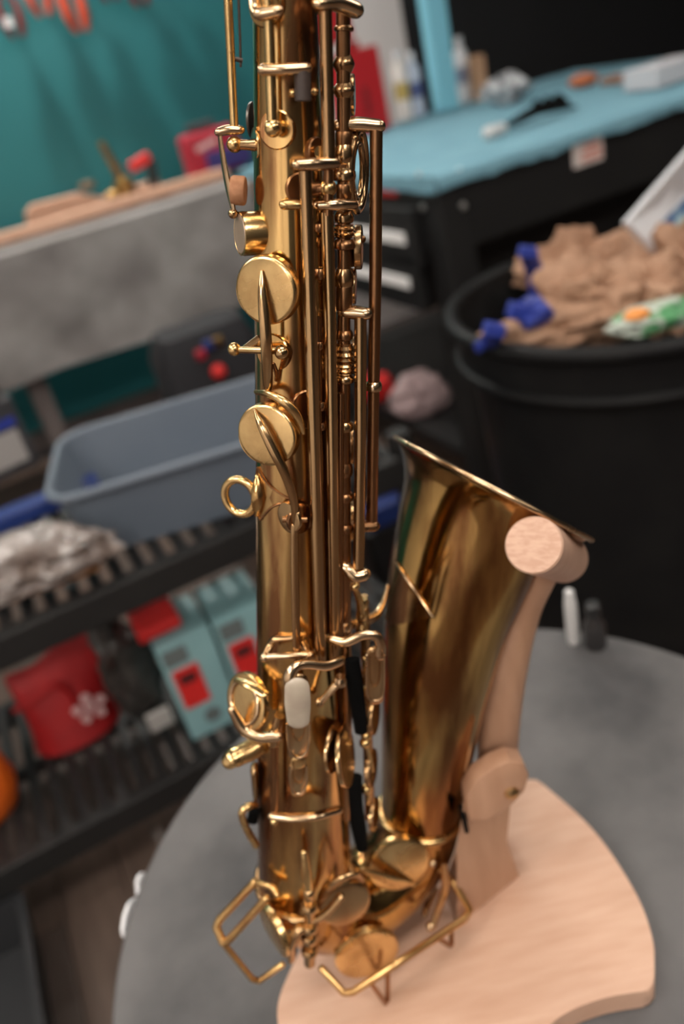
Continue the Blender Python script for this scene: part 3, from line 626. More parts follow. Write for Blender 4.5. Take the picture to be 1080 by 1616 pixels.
# small things on the far table edge
p = at_z(905, 1000, TZ); t = empty('white_marker', 'white plastic tube standing at the far edge of the round table', 'tube', p + Vector((-.004, -.012, 0)))
bm = newbm(); lathe(bm, Vector((0, 0, 0)), Vector((0, 0, 1)), [(0, .0065), (.003, .0072), (.05, .0068), (.058, .006)], 20); finish('tube_body', bm, mat('white_plastic', (.55, .54, .53), .4), t)
bm = newbm(); lathe(bm, Vector((0, 0, .056)), Vector((0, 0, 1)), [(0, .0055), (.012, .005), (.014, .003)], 16); finish('cap', bm, mat('white_plastic', (.6, .6, .6)), t)
p = at_z(938, 1004, TZ); t = empty('dark_bottle', 'small dark glass bottle beside the white tube', 'bottle', p + Vector((-.004, -.014, 0)))
bm = newbm(); lathe(bm, Vector((0, 0, 0)), Vector((0, 0, 1)), [(0, .011), (.004, .012), (.03, .012), (.038, .007), (.045, .007)], 20); finish('bottle_body', bm, mat('dark_glass', (.02, .018, .018), .1, spec=.8), t)
bm = newbm(); lathe(bm, Vector((0, 0, .044)), Vector((0, 0, 1)), [(0, .008), (.012, .008), (.014, .006)], 16); finish('cap', bm, mat('black_gloss', (.015, .015, .015), .25), t)

# ------------------------------------------------------------------ wooden saxophone stand
MAPLE = mat('pale_maple', (.56, .36, .26), .5, 0, (.47, .28, .19), 9, 5, stretch=(2, 12, 2), lo=.3, hi=.75)
MAPLE_SHADED = mat('shaded_maple', (.45, .26, .165), .5, 0, (.37, .2, .12), 14, 5, stretch=(6, 6, 1), lo=.3, hi=.7)  # maple darkened to put the arm's shading into its colour
ENDG = mat('maple_end_grain', (.58, .37, .27), .6, 0, (.50, .30, .21), 160, 3, stretch=(1, 1, 4), lo=.4, hi=.62)
BT = TZ + .021
def at_wy(px, py, y):
    r = ray(px, py); return CAM + r * (y / r.y)
std = empty('saxophone_stand', 'pale maple stand with leaf-shaped base and dowel under the bell', 'instrument stand', at_z(750, 1400, TZ))
so = std.location.copy()
outl = crom([at_z(x, y, TZ + .001) for x, y in [(850, 1252), (935, 1330), (1000, 1425), (1031, 1505), (1034, 1578)]], 8) + \
       crom([at_z(x, y, TZ + .001) for x, y in [(1026, 1588), (950, 1602), (880, 1635), (800, 1720), (690, 1800), (590, 1850)]], 6) + \
       crom([at_z(x, y, TZ + .001) for x, y in [(520, 1790), (452, 1650), (466, 1560), (540, 1440), (660, 1320), (780, 1250)]], 8)
bm = newbm(); slab(bm, [p - so for p in outl], Vector((0, 0, 1)), .020, .003); finish('base_plate', bm, MAPLE, std, angle=30)
yc = .372
cpts = [(728, 1262), (806, 1268), (800, 1330), (806, 1360), (822, 1384), (748, 1452), (676, 1478), (700, 1400)]
def slab_wy(pts, y, th, m, name, bev=.003):
    bm = newbm(); slab(bm, [at_wy(x, yy, y) - so for x, yy in pts], Vector((0, 1, 0)), th, bev); return finish(name, bm, m, std, angle=30)
colb = [at_wy(x, y, yc) - so for x, y in [(733, 1262), (806, 1268), (801, 1330), (806, 1358), (818, 1382)]]
zb_ = BT - so.z - .001
bl = at_z(700, 1470, BT) - so; br = at_z(818, 1382, BT) - so
bm = newbm()
top = [at_wy(733, 1262, .372) - so, at_wy(806, 1268, .385) - so, at_wy(800, 1262, .425) - so, at_wy(738, 1256, .412) - so]
mid = [at_wy(722, 1335, .366) - so, at_wy(800, 1330, .382) - so, at_wy(798, 1325, .428) - so, at_wy(735, 1320, .42) - so]
b1 = at_z(722, 1462, BT) - so; b2 = at_z(820, 1382, BT) - so; b3 = at_z(800, 1330, BT) - so; b4 = at_z(700, 1400, BT) - so
loft(bm, [[b1, b2, b3, b4], mid, top]); finish('post_block', bm, MAPLE_SHADED, std, angle=20)
o = slab_wy([(736, 1258), (752, 1232), (780, 1213), (806, 1203), (828, 1207), (837, 1226), (830, 1250), (812, 1270), (795, 1284), (768, 1290), (740, 1300)], .366, .016, MAPLE_SHADED, 'hinge_cheek')
bm = newbm(); pc = at_wy(808, 1251, .366) - so; lathe(bm, pc, Vector((0, -1, 0)), [(0, .0052), (.0015, .005), (.003, .003)], 16); finish('screw', bm, mat('brass_screw', (.5, .32, .15), .3, 1), std)
dF, dB = s2w(S(842, 860, -.008)) - so, s2w(S(890, 882, .062)) - so
dm = dF.lerp(dB, .55)
ap = crom([at_wy(783, 1240, .405) - so, at_wy(789, 1130, .410) - so, at_wy(803, 1035, .414) - so, at_wy(826, 955, .418) - so, dm.lerp(at_wy(850, 890, .418) - so, .4)], 6)
bm = newbm(); sweep(bm, ap, crom1([.0145, .0150, .0148, .0135, .013], 6), 20, .85, Vector((0, 1, 0))); finish('upright_arm', bm, MAPLE_SHADED, std)
ax = (dB - dF); Lr = ax.length; R0 = 46 * mpp(S(842, 860, -.008))
bm = newbm(); lathe(bm, dF, ax, [(.0006, R0 - .0008), (.0014, R0), (Lr - .003, R0), (Lr, R0 - .003)], 48); dw = finish('dowel', bm, MAPLE, std, angle=30)
bm = newbm(); lathe(bm, dF, ax, [(0, R0 - .0008), (.0007, R0 - .0008)], 48); finish('end_grain', bm, ENDG, dw)
bm = newbm(); box(bm, at_wy(732, 1292, .372) - so, (.003, .012, .018), bev=.001); finish('slit_shade', bm, BLACKPAD_GAP, std, smooth=False)  # black block standing in for the shaded slit beside the post

# ------------------------------------------------------------------ saxophone
BASE = Vector((.044, .02, -.568))
sax = bpy.data.objects.new('saxophone', None); C.objects.link(sax); sax.empty_display_size = .05
sax.matrix_world = Matrix.Translation(s2w(BASE)) @ SAXROT.to_4x4()
tag(sax, 'aged brass saxophone with many keys leaning on a wooden stand', 'saxophone')
def sp(name, bm, m, parent=None, angle=40):
    o = finish(name, bm, m, parent or sax, angle=angle)
    if parent is None: o.location = -BASE
    return o
def P(px, py, d): return BS(px, py, float(d[1:])) if isinstance(d, str) else S(px, py, d)
def rod(pts, rpx, m=None, name='hinge_rod', parent=None, seg=16, smooth=0, flat=1.0, ref=None, rc=False):
    q = [P(*p) for p in pts]; n = len(q)
    rp = list(rpx) if hasattr(rpx, '__len__') else [rpx] * n
    r = [a * mpp(b) for a, b in zip(rp, q)]
    if smooth and n > 2: q = crom(q, smooth); r = crom1(r, smooth)
    bm = newbm(); sweep(bm, q, r, seg, flat, ref, round_cap=rc); return sp(name, bm, m or ROD, parent)
def arm(pts, rpx, m=None, name='key_arm', parent=None, flat=.75, ref=Vector((0, 0, 1)), smooth=6):
    if name == 'key_arm' and pts[0][1] < 950: rpx = [r * 1.25 for r in rpx]
    return rod(pts, rpx, m or PALE, name, parent, 14, smooth, flat, ref, True)
def orb(px, py, d, rpx, m=None, name='ball_post', parent=None, ax=Vector((0, 0, 1))):
    p = P(px, py, d); bm = newbm(); ball(bm, p, rpx * mpp(p), ax); return sp(name, bm, m or ROD, parent)
def collar(px, py, d, rpx, hpx, m=None, parent=None, prof='bead', name='collar', ax=Vector((0, 0, 1))):
    p = P(px, py, d); k = mpp(p); r, h = rpx * k * 1.14, hpx * k * 1.1
    pr = {'bead': [(-h, r * .8), (-h * .8, r * .95), (-h * .2, r), (h * .4, r * .95), (h, r * .75)],
          'cone': [(-h, r * .72), (-h * .3, r * 1.0), (0, r * 1.02), (h * .4, r * .9), (h, r * .62)],
          'cyl': [(-h, r * .92), (-h * .85, r), (h * .85, r), (h, r * .92)],
          'ridge': [(-h, r * .8), (-h * .75, r), (-h * .5, r * .82), (-h * .2, r * 1.02), (h * .1, r * .85), (h * .45, r), (h * .75, r * .8), (h, r * .85)]}[prof]
    bm = newbm(); lathe(bm, p, ax, pr, 20); return sp(name, bm, m or ROD, parent)
def disc(px, py, d, n, rpx, hpx, m=None, name='key_cup', parent=None, dome=.15):
    p = P(px, py, d); k = mpp(p); r, h = rpx * k, hpx * k; n = Vector(n).normalized()
    bm = newbm(); lathe(bm, p, n, [(-h, r * .97), (-h * .9, r), (-h * .25, r), (-h * .08, r * .985), (0, r * .95), (h * dome * .25, r * .88), (h * dome * .7, r * .55), (h * dome, r * .2), (h * dome, 0)], 48)
    return sp(name, bm, m or CUP, parent, 35)
def foot_plate(px, py, rpx, m=None, d='s0', n=None, th=.0014):
    p = P(px, py, d); k = mpp(p); nn = Vector(n).normalized() if n else Vector((p.x, p.y, body_r(p.z) * .0378)).normalized(); r = rpx * k
    bm = newbm(); lathe(bm, p - nn * .006, nn, [(0, r), (.006 + th * .6, r), (.006 + th, r * .93)], 32); return sp('post_foot', bm, m or BODY, None, 30)

# body tube
ZT, ZB = .085, -.479
bm = newbm(); zz = [ZT + (ZB - ZT) * i / 60 for i in range(61)]
lathe(bm, Vector(), Vector((0, 0, 1)), [(z, body_r(z)) for z in zz], 72, cap0=False, cap1=False); body = sp('body_tube', bm, BODY)
bm = newbm(); lathe(bm, Vector((0, 0, ZT)), Vector((0, 0, 1)), [(-.012, body_r(ZT) + .0005), (-.010, body_r(ZT) + .002), (.0, body_r(ZT) + .002), (.002, body_r(ZT)), (.002, body_r(ZT) - .0016), (-.03, body_r(ZT) - .0016)], 48, cap0=False, cap1=True); sp('neck_receiver', bm, ROD)
# bow
cb = S(664, 1285, .045); c0 = Vector((0, 0, ZB)); mid_ = (c0 + cb) / 2; hv = (cb - c0) / 2
bp, brr = [], []
for i in range(25):
    t = math.pi * i / 24; bp.append(mid_ - hv * math.cos(t) - Vector((0, 0, .052 * math.sin(t)))); brr.append(body_r(ZB) * (1 - i / 24) + 63 * mpp(cb) * (i / 24) + .002 * math.sin(t))
bm = newbm(); sweep(bm, bp, brr, 48, cap=False); bow = sp('bow', bm, BELLM)
# bell
NF = Vector((.472, .272, .839)).normalized()
stn = [(664, 1285, .045, 63), (668, 1240, .046, 66), (685, 1100, .050, 82), (702, 990, .056, 97), (722, 910, .061, 110), (741, 850, .065, 121), (756, 815, .067, 131), (766, 793, .069, 145), (772, 778, .070, 160), (776, 770, .070, 173)]
wts = [0, .04, .18, .4, .6, .78, .9, .96, 1, 1]
cs = [S(a, b, c) for a, b, c, d in stn]; rs = [d * mpp(c) for (a, b, _, d), c in zip(stn, cs)]
ns = [(cs[1] - cs[0]).normalized().lerp(NF, w).normalized() for w in wts]
cs2, rs2, ns2 = crom(cs, 6), crom1(rs, 6), [n.normalized() for n in crom(ns, 6)]
def ringpts(c, n, r, seg=72):
    u = (Vector((0, 1, 0)) - n * n.y).normalized(); w = n.cross(u)
    return [c + u * (math.cos(k * 2 * math.pi / seg) * r) + w * (math.sin(k * 2 * math.pi / seg) * r) for k in range(seg)]
bm = newbm(); outer = [ringpts(c, n, r) for c, n, r in zip(cs2, ns2, rs2)]; inner = [ringpts(c, n, r - .0011) for c, n, r in zip(cs2, ns2, rs2)]
loft(bm, outer + inner[::-1], False, False); bell = sp('bell', bm, BELLM, None, 60)
bm = newbm(); sweep(bm, ringpts(cs2[-1], ns2[-1], rs2[-1] - .0004, 96), .0017, 10, closed=True); sp('bell_rim', bm, PALE, None, 80)
bm = newbm(); sweep(bm, ringpts(cs2[1], ns2[1], rs2[1] + .0006, 72), .0026, 10, closed=True); sp('bow_ring', bm, CUP, None, 80)
bm = newbm(); sweep(bm, ringpts(c0, Vector((0, 0, 1)), body_r(ZB) + .0006, 72), .0026, 10, closed=True); sp('bow_ring', bm, ROD, None, 80)
from mathutils.bvhtree import BVHTree
def tree(o): return BVHTree.FromPolygons([v.co.copy() for v in o.data.vertices], [list(p.vertices) for p in o.data.polygons])
T_BELL, T_BOW = tree(bell), tree(bow)
def hit(px, py, t):
    d = (SM @ Vector((px - CX, py - CY, F))).normalized(); l, n, i, _ = t.ray_cast(Vector((0, -D, 0)), d)
    if l is None: return None
    if n.dot(d) > 0: n = -n
    return l, n
def on(px, py, t, off=0.0):
    h = hit(px, py, t); return None if h is None else h[0] + h[1] * off
def cup_on(px, py, t, rpx, off, hpx, m=None, tilt=None):
    l, n = hit(px, py, t)
    if tilt is not None: n = (n + Vector(tilt)).normalized()
    p = l + n * off; k = mpp(p); r, h = rpx * k, hpx * k; bm = newbm()
    lathe(bm, p, n, [(-h, r * .97), (-h * .9, r), (-h * .25, r), (0, r * .94), (h * .1, r * .6), (h * .12, 0)], 40); o = sp('key_cup', bm, m or CUP, None, 35)
    bm = newbm(); lathe(bm, l - n * .004, n, [(0, r * .86), (.004 + max(off - h * .8, .001), r * .86)], 32); sp('tone_hole', bm, BODY)
    return o

# bell brace: triangular plate on the bell and rod to the body
tri = [(627, 888), (684, 974), (606, 990)]
def bell_path(a, b, n=8, off=.0008):
    out = []
    for i in range(n + 1):
        q = on(a[0] + (b[0] - a[0]) * i / n, a[1] + (b[1] - a[1]) * i / n, T_BELL, off)
        if q is not None: out.append(q)
    return out
for i in (0,):
    pp = bell_path(tri[i], tri[i + 1])
    if len(pp) > 2:
        bm = newbm(); sweep(bm, pp, .0009, 8); sp('brace_edge', bm, PALE)
N_ = 7; vv = {}; bm = newbm()
for i in range(N_ + 1):
    for j in range(N_ + 1 - i):
        u, v = i / N_, j / N_; x = tri[0][0] * (1 - u - v) + tri[1][0] * u + tri[2][0] * v; y = tri[0][1] * (1 - u - v) + tri[1][1] * u + tri[2][1] * v
        q = on(x, y, T_BELL, .0007)
        if q is not None: vv[i, j] = bm.verts.new(q)
for (i, j) in list(vv):
    for tr3 in (((i, j), (i + 1, j), (i, j + 1)), ((i + 1, j), (i + 1, j + 1), (i, j + 1))):
        if all(k in vv for k in tr3): bm.faces.new([vv[k] for k in tr3])
sp('brace_plate', bm, BODY, None, 80)
rod([(612, 925, .04), (603, 955, .028), (590, 973, .02), (560, 984, .010), (540, 986, .0)], [3.5, 5, 8, 9, 9], PALE, 'brace_rod', None, 14, 6, rc=True)

# ---- upper left: octave rod, lever, cork, spring
r1 = rod([(358, -60, -.003), (360, 0, -.003), (370, 205, -.003)], 7.0, CUP)
arm([(347, 208, -.003), (360, 205, -.003), (378, 205, -.003)], [8, 9, 8], None, 'key_arm', r1, .7)
orb(370, 228, -.003, 12.5, CUP, 'ball_post'); rod([(370, 228, -.003), (392, 229, -.003), (412, 229, -.003)], [8, 8, 11], ROD, 'post')
foot_plate(406, 229, 27, BODY, -.002, (-1, -.25, 0))
arm([(347, 212, -.003), (350, 235, -.003), (355, 265, -.004), (362, 300, -.005), (368, 330, -.006)], [6, 8, 9.5, 11, 8], None, 'key_lever', None, .45, Vector((1, .45, 0)))
p = S(378, 303, -.004); bm = newbm(); lathe(bm, S(366, 300, -.005), Vector((1, -.12, -.05)), [(0, 22 * mpp(p) * .95), (.001, 22 * mpp(p)), (.0052, 22 * mpp(p)), (.006, 20 * mpp(p))], 28); sp('cork_pad', bm, CORK)
orb(368, 337, -.006, 8, ROD)
rod([(376, -20, -.002), (379, 60, -.002), (380, 106, -.002)], 2.0, STEEL, 'needle_spring'); rod([(371, 93, -.002), (383, 96, -.002)], 3.5, STEEL, 'spring_hook')
disc(397, 190, .010, (-.95, .30, 0), 27, 5, mat('dark_pewter', (.12, .11, .10), .35, .8), 'key_cup')
# side tone hole with pad (facing left)
p = S(378, 369, -.008); k = mpp(p); n = Vector((-.94, -.34, .02)).normalized()
bm = newbm(); lathe(bm, p - n * .012, n, [(0, 33 * k), (.0105, 34 * k), (.0118, 33.2 * k), (.012, 31 * k), (.0116, 29 * k), (.0114, 0)], 40); kc0 = sp('side_key_cup', bm, CUP, None, 40)
bm = newbm(); lathe(bm, p - n * .0004, n, [(0, 30 * k), (.0004, 29 * k), (.0006, 0)], 32); sp('cup_face', bm, mat('pinkish_worn_brass', (.68, .48, .36), .4, .8, (.6, .42, .3), 80), kc0)

# ---- front-left short rod
r2 = rod([(420, -40, 's0.010'), (424, 20, 's0.010'), (430, 200, 's0.008')], 8.5, CUP)
arm([(399, -20, 's0.010'), (403, 12, 's0.011'), (412, 22, 's0.012'), (438, 18, 's0.012')], [6, 8, 10, 9], None, 'key_arm', r2, .8)
arm([(416, 110, 's0.011'), (445, 110, 's0.011'), (483, 108, 's0.011')], [9, 9, 9], None, 'key_arm', r2, .8)
p = P(478, 142, 's0.010'); bm = newbm(); lathe(bm, p, Vector((0, 0, 1)), [(-16 * mpp(p), 11 * mpp(p)), (-14 * mpp(p), 13 * mpp(p)), (26 * mpp(p), 13 * mpp(p))], 24); sp('cork_bumper', bm, DARKCORK, r2)
orb(462, 147, 's0.008', 6, CUP); orb(497, 145, 's0.008', 6, CUP)
orb(431, 202, 's0.008', 14, CUP, 'ball_post'); foot_plate(438, 205, 29, BODY)
rod([(432, 202, 's0.007'), (440, 204, 's-0.002')], 9, ROD, 'post')
foot_plate(500, -12, 30); foot_plate(420, 8, 32)

# ---- the long side-key rods
r3 = rod([(511, -50, 's0.012'), (513, 0, 's0.012'), (519, 250, -.018)], 11, ROD)
arm([(505, 6, 's0.013'), (530, 5, -.016), (560, 16, -.010)], [11, 13, 13], None, 'key_arm', r3, .75)
r4 = rod([(482, 270, 's0.010'), (490, 500, 's0.010'), (498, 750, 's0.009'), (507, 1045, 's0.008')], [10.5, 10.5, 10, 9], ROD)
arm([(470, 260, 's0.012'), (495, 259, 's0.012'), (526, 258, -.017)], [9, 10, 10], None, 'key_arm', r4, .8)
r5 = rod([(516, 335, -.017), (521, 500, -.018), (525, 750, -.022), (529, 1040, -.024)], [10.5, 10.5, 10, 9], ROD)
arm([(503, 324, -.018), (530, 323, -.018), (557, 323, -.012)], [8, 9, 8], None, 'key_arm', r5, .8)
arm([(449, 323, 's0.008'), (468, 323, 's0.008'), (476, 325, 's0.008')], [8, 8, 7], CUP, 'key_arm', None, .8)
orb(518, 297, -.017, 14, CUP, 'ball_post'); rod([(519, 250, -.018), (518, 340, -.018)], 8, COP, 'pivot_screw')
rod([(518, 297, -.017), (490, 300, 's0.002')], [9, 11], COP, 'post')
foot_plate(498, 240, 22, COP); foot_plate(474, 298, 24, COP)
rod([(498, 240, 's0'), (505, 240, 's0.006')], 9, CUP, 'post')
r7 = rod([(594, 205, -.004), (593, 420, -.004), (590, 610, -.005), (587, 830, -.007)], [10.5, 10, 9.5, 9], COP)
arm([(536, 198, -.004), (565, 196, -.004), (598, 199, -.004)], [10, 11, 10], None, 'key_arm', r7, .8)
arm([(536, 832, -.012), (562, 831, -.010), (590, 830, -.008)], [8, 9, 9], COP, 'key_arm', r7, .8)
collar(590, 609, -.005, 12, 7, PALE, r7, 'bead')
r8 = rod([(569, 500, -.012), (569, 700, -.014), (566, 895, -.017)], [10, 9.5, 9], ROD)
arm([(542, 493, -.009), (560, 493, -.010), (577, 495, -.012)], [9, 11, 10], None, 'key_arm', r8, .8)
arm([(540, 893, -.016), (550, 898, -.017), (560, 908, -.018), (574, 906, -.017)], [8, 9, 10, 10], None, 'key_arm', r8, .9)
# thin rods lying on the body behind the long rods
rod([(504, 640, 's0.003'), (512, 1000, 's0.003')], 6, COP); rod([(538, 620, -.014), (536, 1010, -.02)], 6, COP)
rod([(502, 500, 's0.003'), (505, 640, 's0.003')], 5, COP)
for x, y, r_ in ((505, 432, 9), (505, 545, 7), (507, 640, 8), (508, 672, 7), (504, 360, 7)): collar(x, y, 's0.004', r_, r_ * .8, COP, None, 'bead')

# ---- main stack hinge rod with its collars
SY = -.006
def sy(y): return -.004 - .000012 * max(0, y - 100)
stk = rod([(541, -50, sy(0)), (543, 200, sy(200)), (543, 400, sy(400)), (543, 600, sy(600)), (544, 800, sy(800)), (545, 1000, sy(1000))], [11.5, 11, 10.5, 10.5, 10, 9.5], COP)
for y, r_, h_, kd, m_ in [(45, 14, 4, 'bead', ROD), (100, 15, 12, 'cone', ROD), (142, 15, 10, 'cone', ROD), (222, 12, 12, 'cyl', COP), (243, 14.5, 13, 'bead', ROD), (275, 17, 9, 'bead', ROD), (302, 11, 10, 'cyl', COP), (342, 14, 8, 'bead', ROD), (364, 16, 9, 'ridge', ROD),
                          (385, 16, 7, 'bead', COP), (438, 14, 13, 'bead', ROD), (470, 11.5, 18, 'cyl', COP), (528, 13, 7, 'bead', COP), (556, 14, 14, 'ridge', ROD), (580, 15, 9, 'ridge', ROD), (597, 14, 6, 'bead', ROD), (672, 13, 7, 'bead', ROD), (740, 12, 10, 'bead', COP), (783, 13, 6, 'bead', COP), (832, 12, 6, 'bead', COP), (986, 11, 8, 'bead', PALE)]:
    collar(543 + (y - 200) * .002, y, sy(y), r_, h_, m_, stk, kd)
# cups of the main stack along the front, seen from the side
RN = (.93, -.12, .02)
for (x, y, dp, r_, h_) in [(560, 150, .004, 30, 9), (572, 390, .004, 34, 12), (562, 452, .003, 28, 10), (566, 560, .004, 30, 10), (560, 700, .006, 34, 10), (562, 820, .006, 34, 10)]:
    disc(x, y, dp, RN, r_, h_, ROD)
p = S(550, 270, .004)
for rr, tb_ in ((58, 8), (40, 5)):
    bm = newbm(); u = Vector((.35, .94, 0)); cpt = p
    sweep(bm, [cpt + u * (math.cos(a) * rr * .75 * mpp(p)) + Vector((0, 0, math.sin(a) * rr * mpp(p))) + Vector((.004, 0, 0)) for a in [k * 2 * math.pi / 40 for k in range(40)]], tb_ * mpp(p), 10, closed=True); sp('key_ring', bm, ROD, None, 80)
orb(560, 218, -.004, 7, ROD); arm([(548, 380, -.004), (560, 384, -.002), (570, 378, .0)], [7, 8, 7], COP); rod([(540, 330, 0.0), (556, 420, .002)], 7, COP, 'key_arm')

# ---- two big side key cups with spined levers
def spine(pts, rpx, m=ROD): return arm(pts, rpx, m, 'key_lever', None, .7, Vector((0, -1, 0)))
NK = (-.46, -.88, .03)
k1 = disc(418, 459, 's0.010', NK, 54, 22); 
kp1 = P(418, 459, 's0.004'); bm = newbm(); lathe(bm, kp1 - Vector(NK).normalized() * .008, Vector(NK), [(0, 44 * mpp(kp1)), (.012, 44 * mpp(kp1))], 36); sp('tone_hole', bm, BODY)
spine([(413, 428, 's0.0115'), (414, 460, 's0.0135'), (418, 510, 's0.0145'), (421, 555, 's0.013'), (423, 605, 's0.008'), (424, 616, 's0.006')], [2, 7, 9.5, 9.5, 8, 5])
rod([(378, 552, -.012), (440, 554, 's0.011')], 5.5, CUP, 'axle'); orb(370, 551, -.011, 11, CUP, 'axle_knob'); orb(445, 556, 's0.011', 12, ROD, 'axle_knob')
foot_plate(432, 556, 30, BODY); rod([(448, 556, 's0.009'), (452, 556, 's-0.002')], [9, 12], ROD, 'post'); rod([(385, 552, -.012), (410, 540, 's0')], [6, 12], ROD, 'post')
arm([(432, 575, 's0.006'), (437, 590, 's0.003'), (436, 600, 's0.001')], [4, 4, 3], COP, 'flat_spring')
NK2 = (-.42, -.90, .05)
k2 = disc(420, 688, 's0.009', NK2, 51, 20)
kp2 = P(420, 688, 's0.003'); bm = newbm(); lathe(bm, kp2 - Vector(NK2).normalized() * .008, Vector(NK2), [(0, 42 * mpp(kp2)), (.012, 42 * mpp(kp2))], 36); sp('tone_hole', bm, BODY)
spine([(402, 646, 's0.0105'), (412, 672, 's0.0135'), (432, 712, 's0.014'), (452, 752, 's0.012'), (464, 790, 's0.010'), (467, 830, 's0.008')], [2, 6, 8, 8, 7, 5])
arm([(404, 619, 's0.004'), (425, 622, 's0.008'), (448, 634, 's0.010'), (468, 655, 's0.009'), (479, 682, 's0.006')], [4, 6, 8, 8, 6], CUP, 'cup_guard', None, .8, Vector((0, -1, 0)))
foot_plate(484, 640, 26, COP)
# saddle of the second lever
disc(455, 818, 's0.006', (-.72, -.65, 0), 26, 6, ROD, 'saddle_cheek'); disc(477, 820, 's0.005', (.5, -.85, 0), 25, 8, COP, 'saddle_cheek')
rod([(446, 820, 's0.006'), (485, 820, 's0.006')], 5, COP, 'axle')
arm([(465, 830, 's0.008'), (466, 920, 's0.007'), (469, 1040, 's0.007')], [6, 6.5, 6.5], ROD, 'key_lever', None, .6, Vector((0, -1, 0)))
# strap ring with its plate
c = S(379, 784, -.006); k = mpp(c); u = Vector((.93, -.36, 0)); 
bm = newbm(); sweep(bm, [c + u * (math.cos(a) * 25 * k * 1.05) + Vector((0, 0, math.sin(a) * 30 * k)) for a in [i * 2 * math.pi / 48 for i in range(48)]], 6.8 * k, 14, closed=True); sp('strap_ring', bm, CUP, None, 80)
arm([(407, 752, -.010), (409, 768, -.011), (410, 784, -.012), (409, 800, -.011), (406, 812, -.010)], [5, 12, 14, 12, 5], BODY, 'ring_lug', None, .7, Vector((.3, -1, 0)))
for seg_ in ([(407, 738), (424, 765), (459, 789)], [(459, 792), (430, 800), (411, 820)], [(407, 738), (403, 760)], [(411, 820), (403, 800)]):
    q = crom([BS(x, y, .0006) for x, y in seg_], 6); bm = newbm(); sweep(bm, q, .0007, 8); sp('plate_edge', bm, COP)
dia = crom([BS(x, y, .0004) for x, y in [(407, 738), (424, 765), (459, 790)]], 5) + crom([BS(x, y, .0004) for x, y in [(430, 801), (411, 820), (403, 790)]], 3)
bm = newbm(); cc = bm.verts.new(BS(422, 785, .0005)); vd = [bm.verts.new(p) for p in dia]
for i in range(len(vd)): bm.faces.new((cc, vd[i], vd[(i + 1) % len(vd)]))
sp('ring_plate', bm, CUP, None, 80)
# ---- axle at the side-key touches
rod([(418, 1037, 's0.010'), (466, 1034, 's0.010'), (490, 1033, 's0.009')], 5.5, PALE, 'axle'); orb(418, 1037, 's0.010', 8, PALE, 'axle_knob'); orb(489, 1034, 's0.009', 9, ROD, 'axle_knob')
arm([(419, 1034, 's0.009'), (427, 1018, 's0.004'), (436, 1008, 's0.002'), (462, 1006, 's0.001')], [6, 7, 8, 6], ROD, 'post'); rod([(489, 1034, 's0.009'), (481, 1018, 's0')], [6, 9], ROD, 'post')
# touchpieces
t1 = arm([(538, 1043, -.034), (515, 1051, -.040), (488, 1049, -.044), (468, 1052, -.047), (458, 1068, -.049), (462, 1092, -.049)], [9, 9, 8, 9, 11, 12], PALE, 'key_arm', None, .8, Vector((0, -1, 0)))
def touch(pts, w, m, name='touchpiece', parent=None, ref=Vector((0, -1, .15)), flat=.35): return arm(pts, w, m, name, parent, flat, ref, 5)
touch([(468, 1075, -.048), (470, 1120, -.047), (471, 1170, -.043), (471, 1192, -.040)], [19, 20, 19, 15], ROD, parent=t1)
touch([(469, 1084, -.0515), (470, 1110, -.0515), (471, 1138, -.050)], [20, 21, 18], PEARL, 'worn_inlay', t1, flat=.3)
t2 = touch([(471, 1196, -.040), (471, 1222, -.041), (471, 1250, -.039)], [11, 15, 12], ROD); touch([(471, 1200, -.0425), (471, 1206, -.0425)], [11, 11], CUP, 'touch_edge', t2)
t3 = arm([(523, 1009, -.028), (545, 1013, -.030), (572, 1003, -.030), (592, 1003, -.030), (600, 1016, -.030), (600, 1034, -.030)], [8, 9, 8, 8, 9, 10], PALE, 'key_arm', None, .8, Vector((0, -1, 0)))
touch([(592, 1030, -.029), (593, 1070, -.028), (592, 1104, -.026)], [15, 16, 13], ROD, parent=t3)
for par, dy_, pl in ((t1, -.0505, [(453, 1142), (456, 1180), (464, 1193), (471, 1196), (478, 1193), (486, 1180), (489, 1142)]), (t2, -.0455, [(458, 1208), (458, 1235), (464, 1250), (471, 1253), (478, 1250), (484, 1235), (484, 1208)]), (t3, -.0345, [(579, 1034), (579, 1090), (584, 1103), (592, 1106), (600, 1103), (606, 1090), (607, 1034)])):
    rod([(x, y, dy_) for x, y in pl], 1.8, PALE, 'raised_edge', par, 8, 4)
arm([(535, 1074, -.028), (520, 1092, -.03), (505, 1108, -.03)], [9, 7, 7], PALE, 'key_arm')
orb(505, 1108, -.03, 8, ROD); collar(537, 1074, -.028, 10, 7, PALE)
# lower rods between body and bell
rod([(547, 1000, -.012), (548, 1100, -.013), (546, 1290, -.014)], 8, COP)
rod([(575, 940, .0), (577, 1010, .0), (580, 1160, .0), (584, 1290, .0)], [6, 8, 8, 8], ROD)
for y in (952, 968, 990): collar(572, y, -.004, 9, 8, CUP, None, 'bead')
for x, y, r_ in ((560, 925, 8), (566, 905, 9)): orb(x, y, -.012, r_, CUP)
arm([(560, 930, -.008), (568, 950, -.006), (572, 985, -.004), (576, 1000, -.002)], [5, 6, 7, 6], CUP)
rod([(556, 1040, -.022), (560, 1080, -.022), (566, 1120, -.020), (570, 1155, -.018)], [12, 13, 12, 10], BLACKPAD_GAP, 'felt_strip', None, 12, 5, .6, Vector((0, -1, 0)))
rod([(560, 1225, -.016), (560, 1270, -.014), (567, 1310, -.012), (572, 1340, -.010)], [12, 13, 12, 9], BLACKPAD_GAP, 'felt_strip', None, 12, 5, .6, Vector((0, -1, 0)))
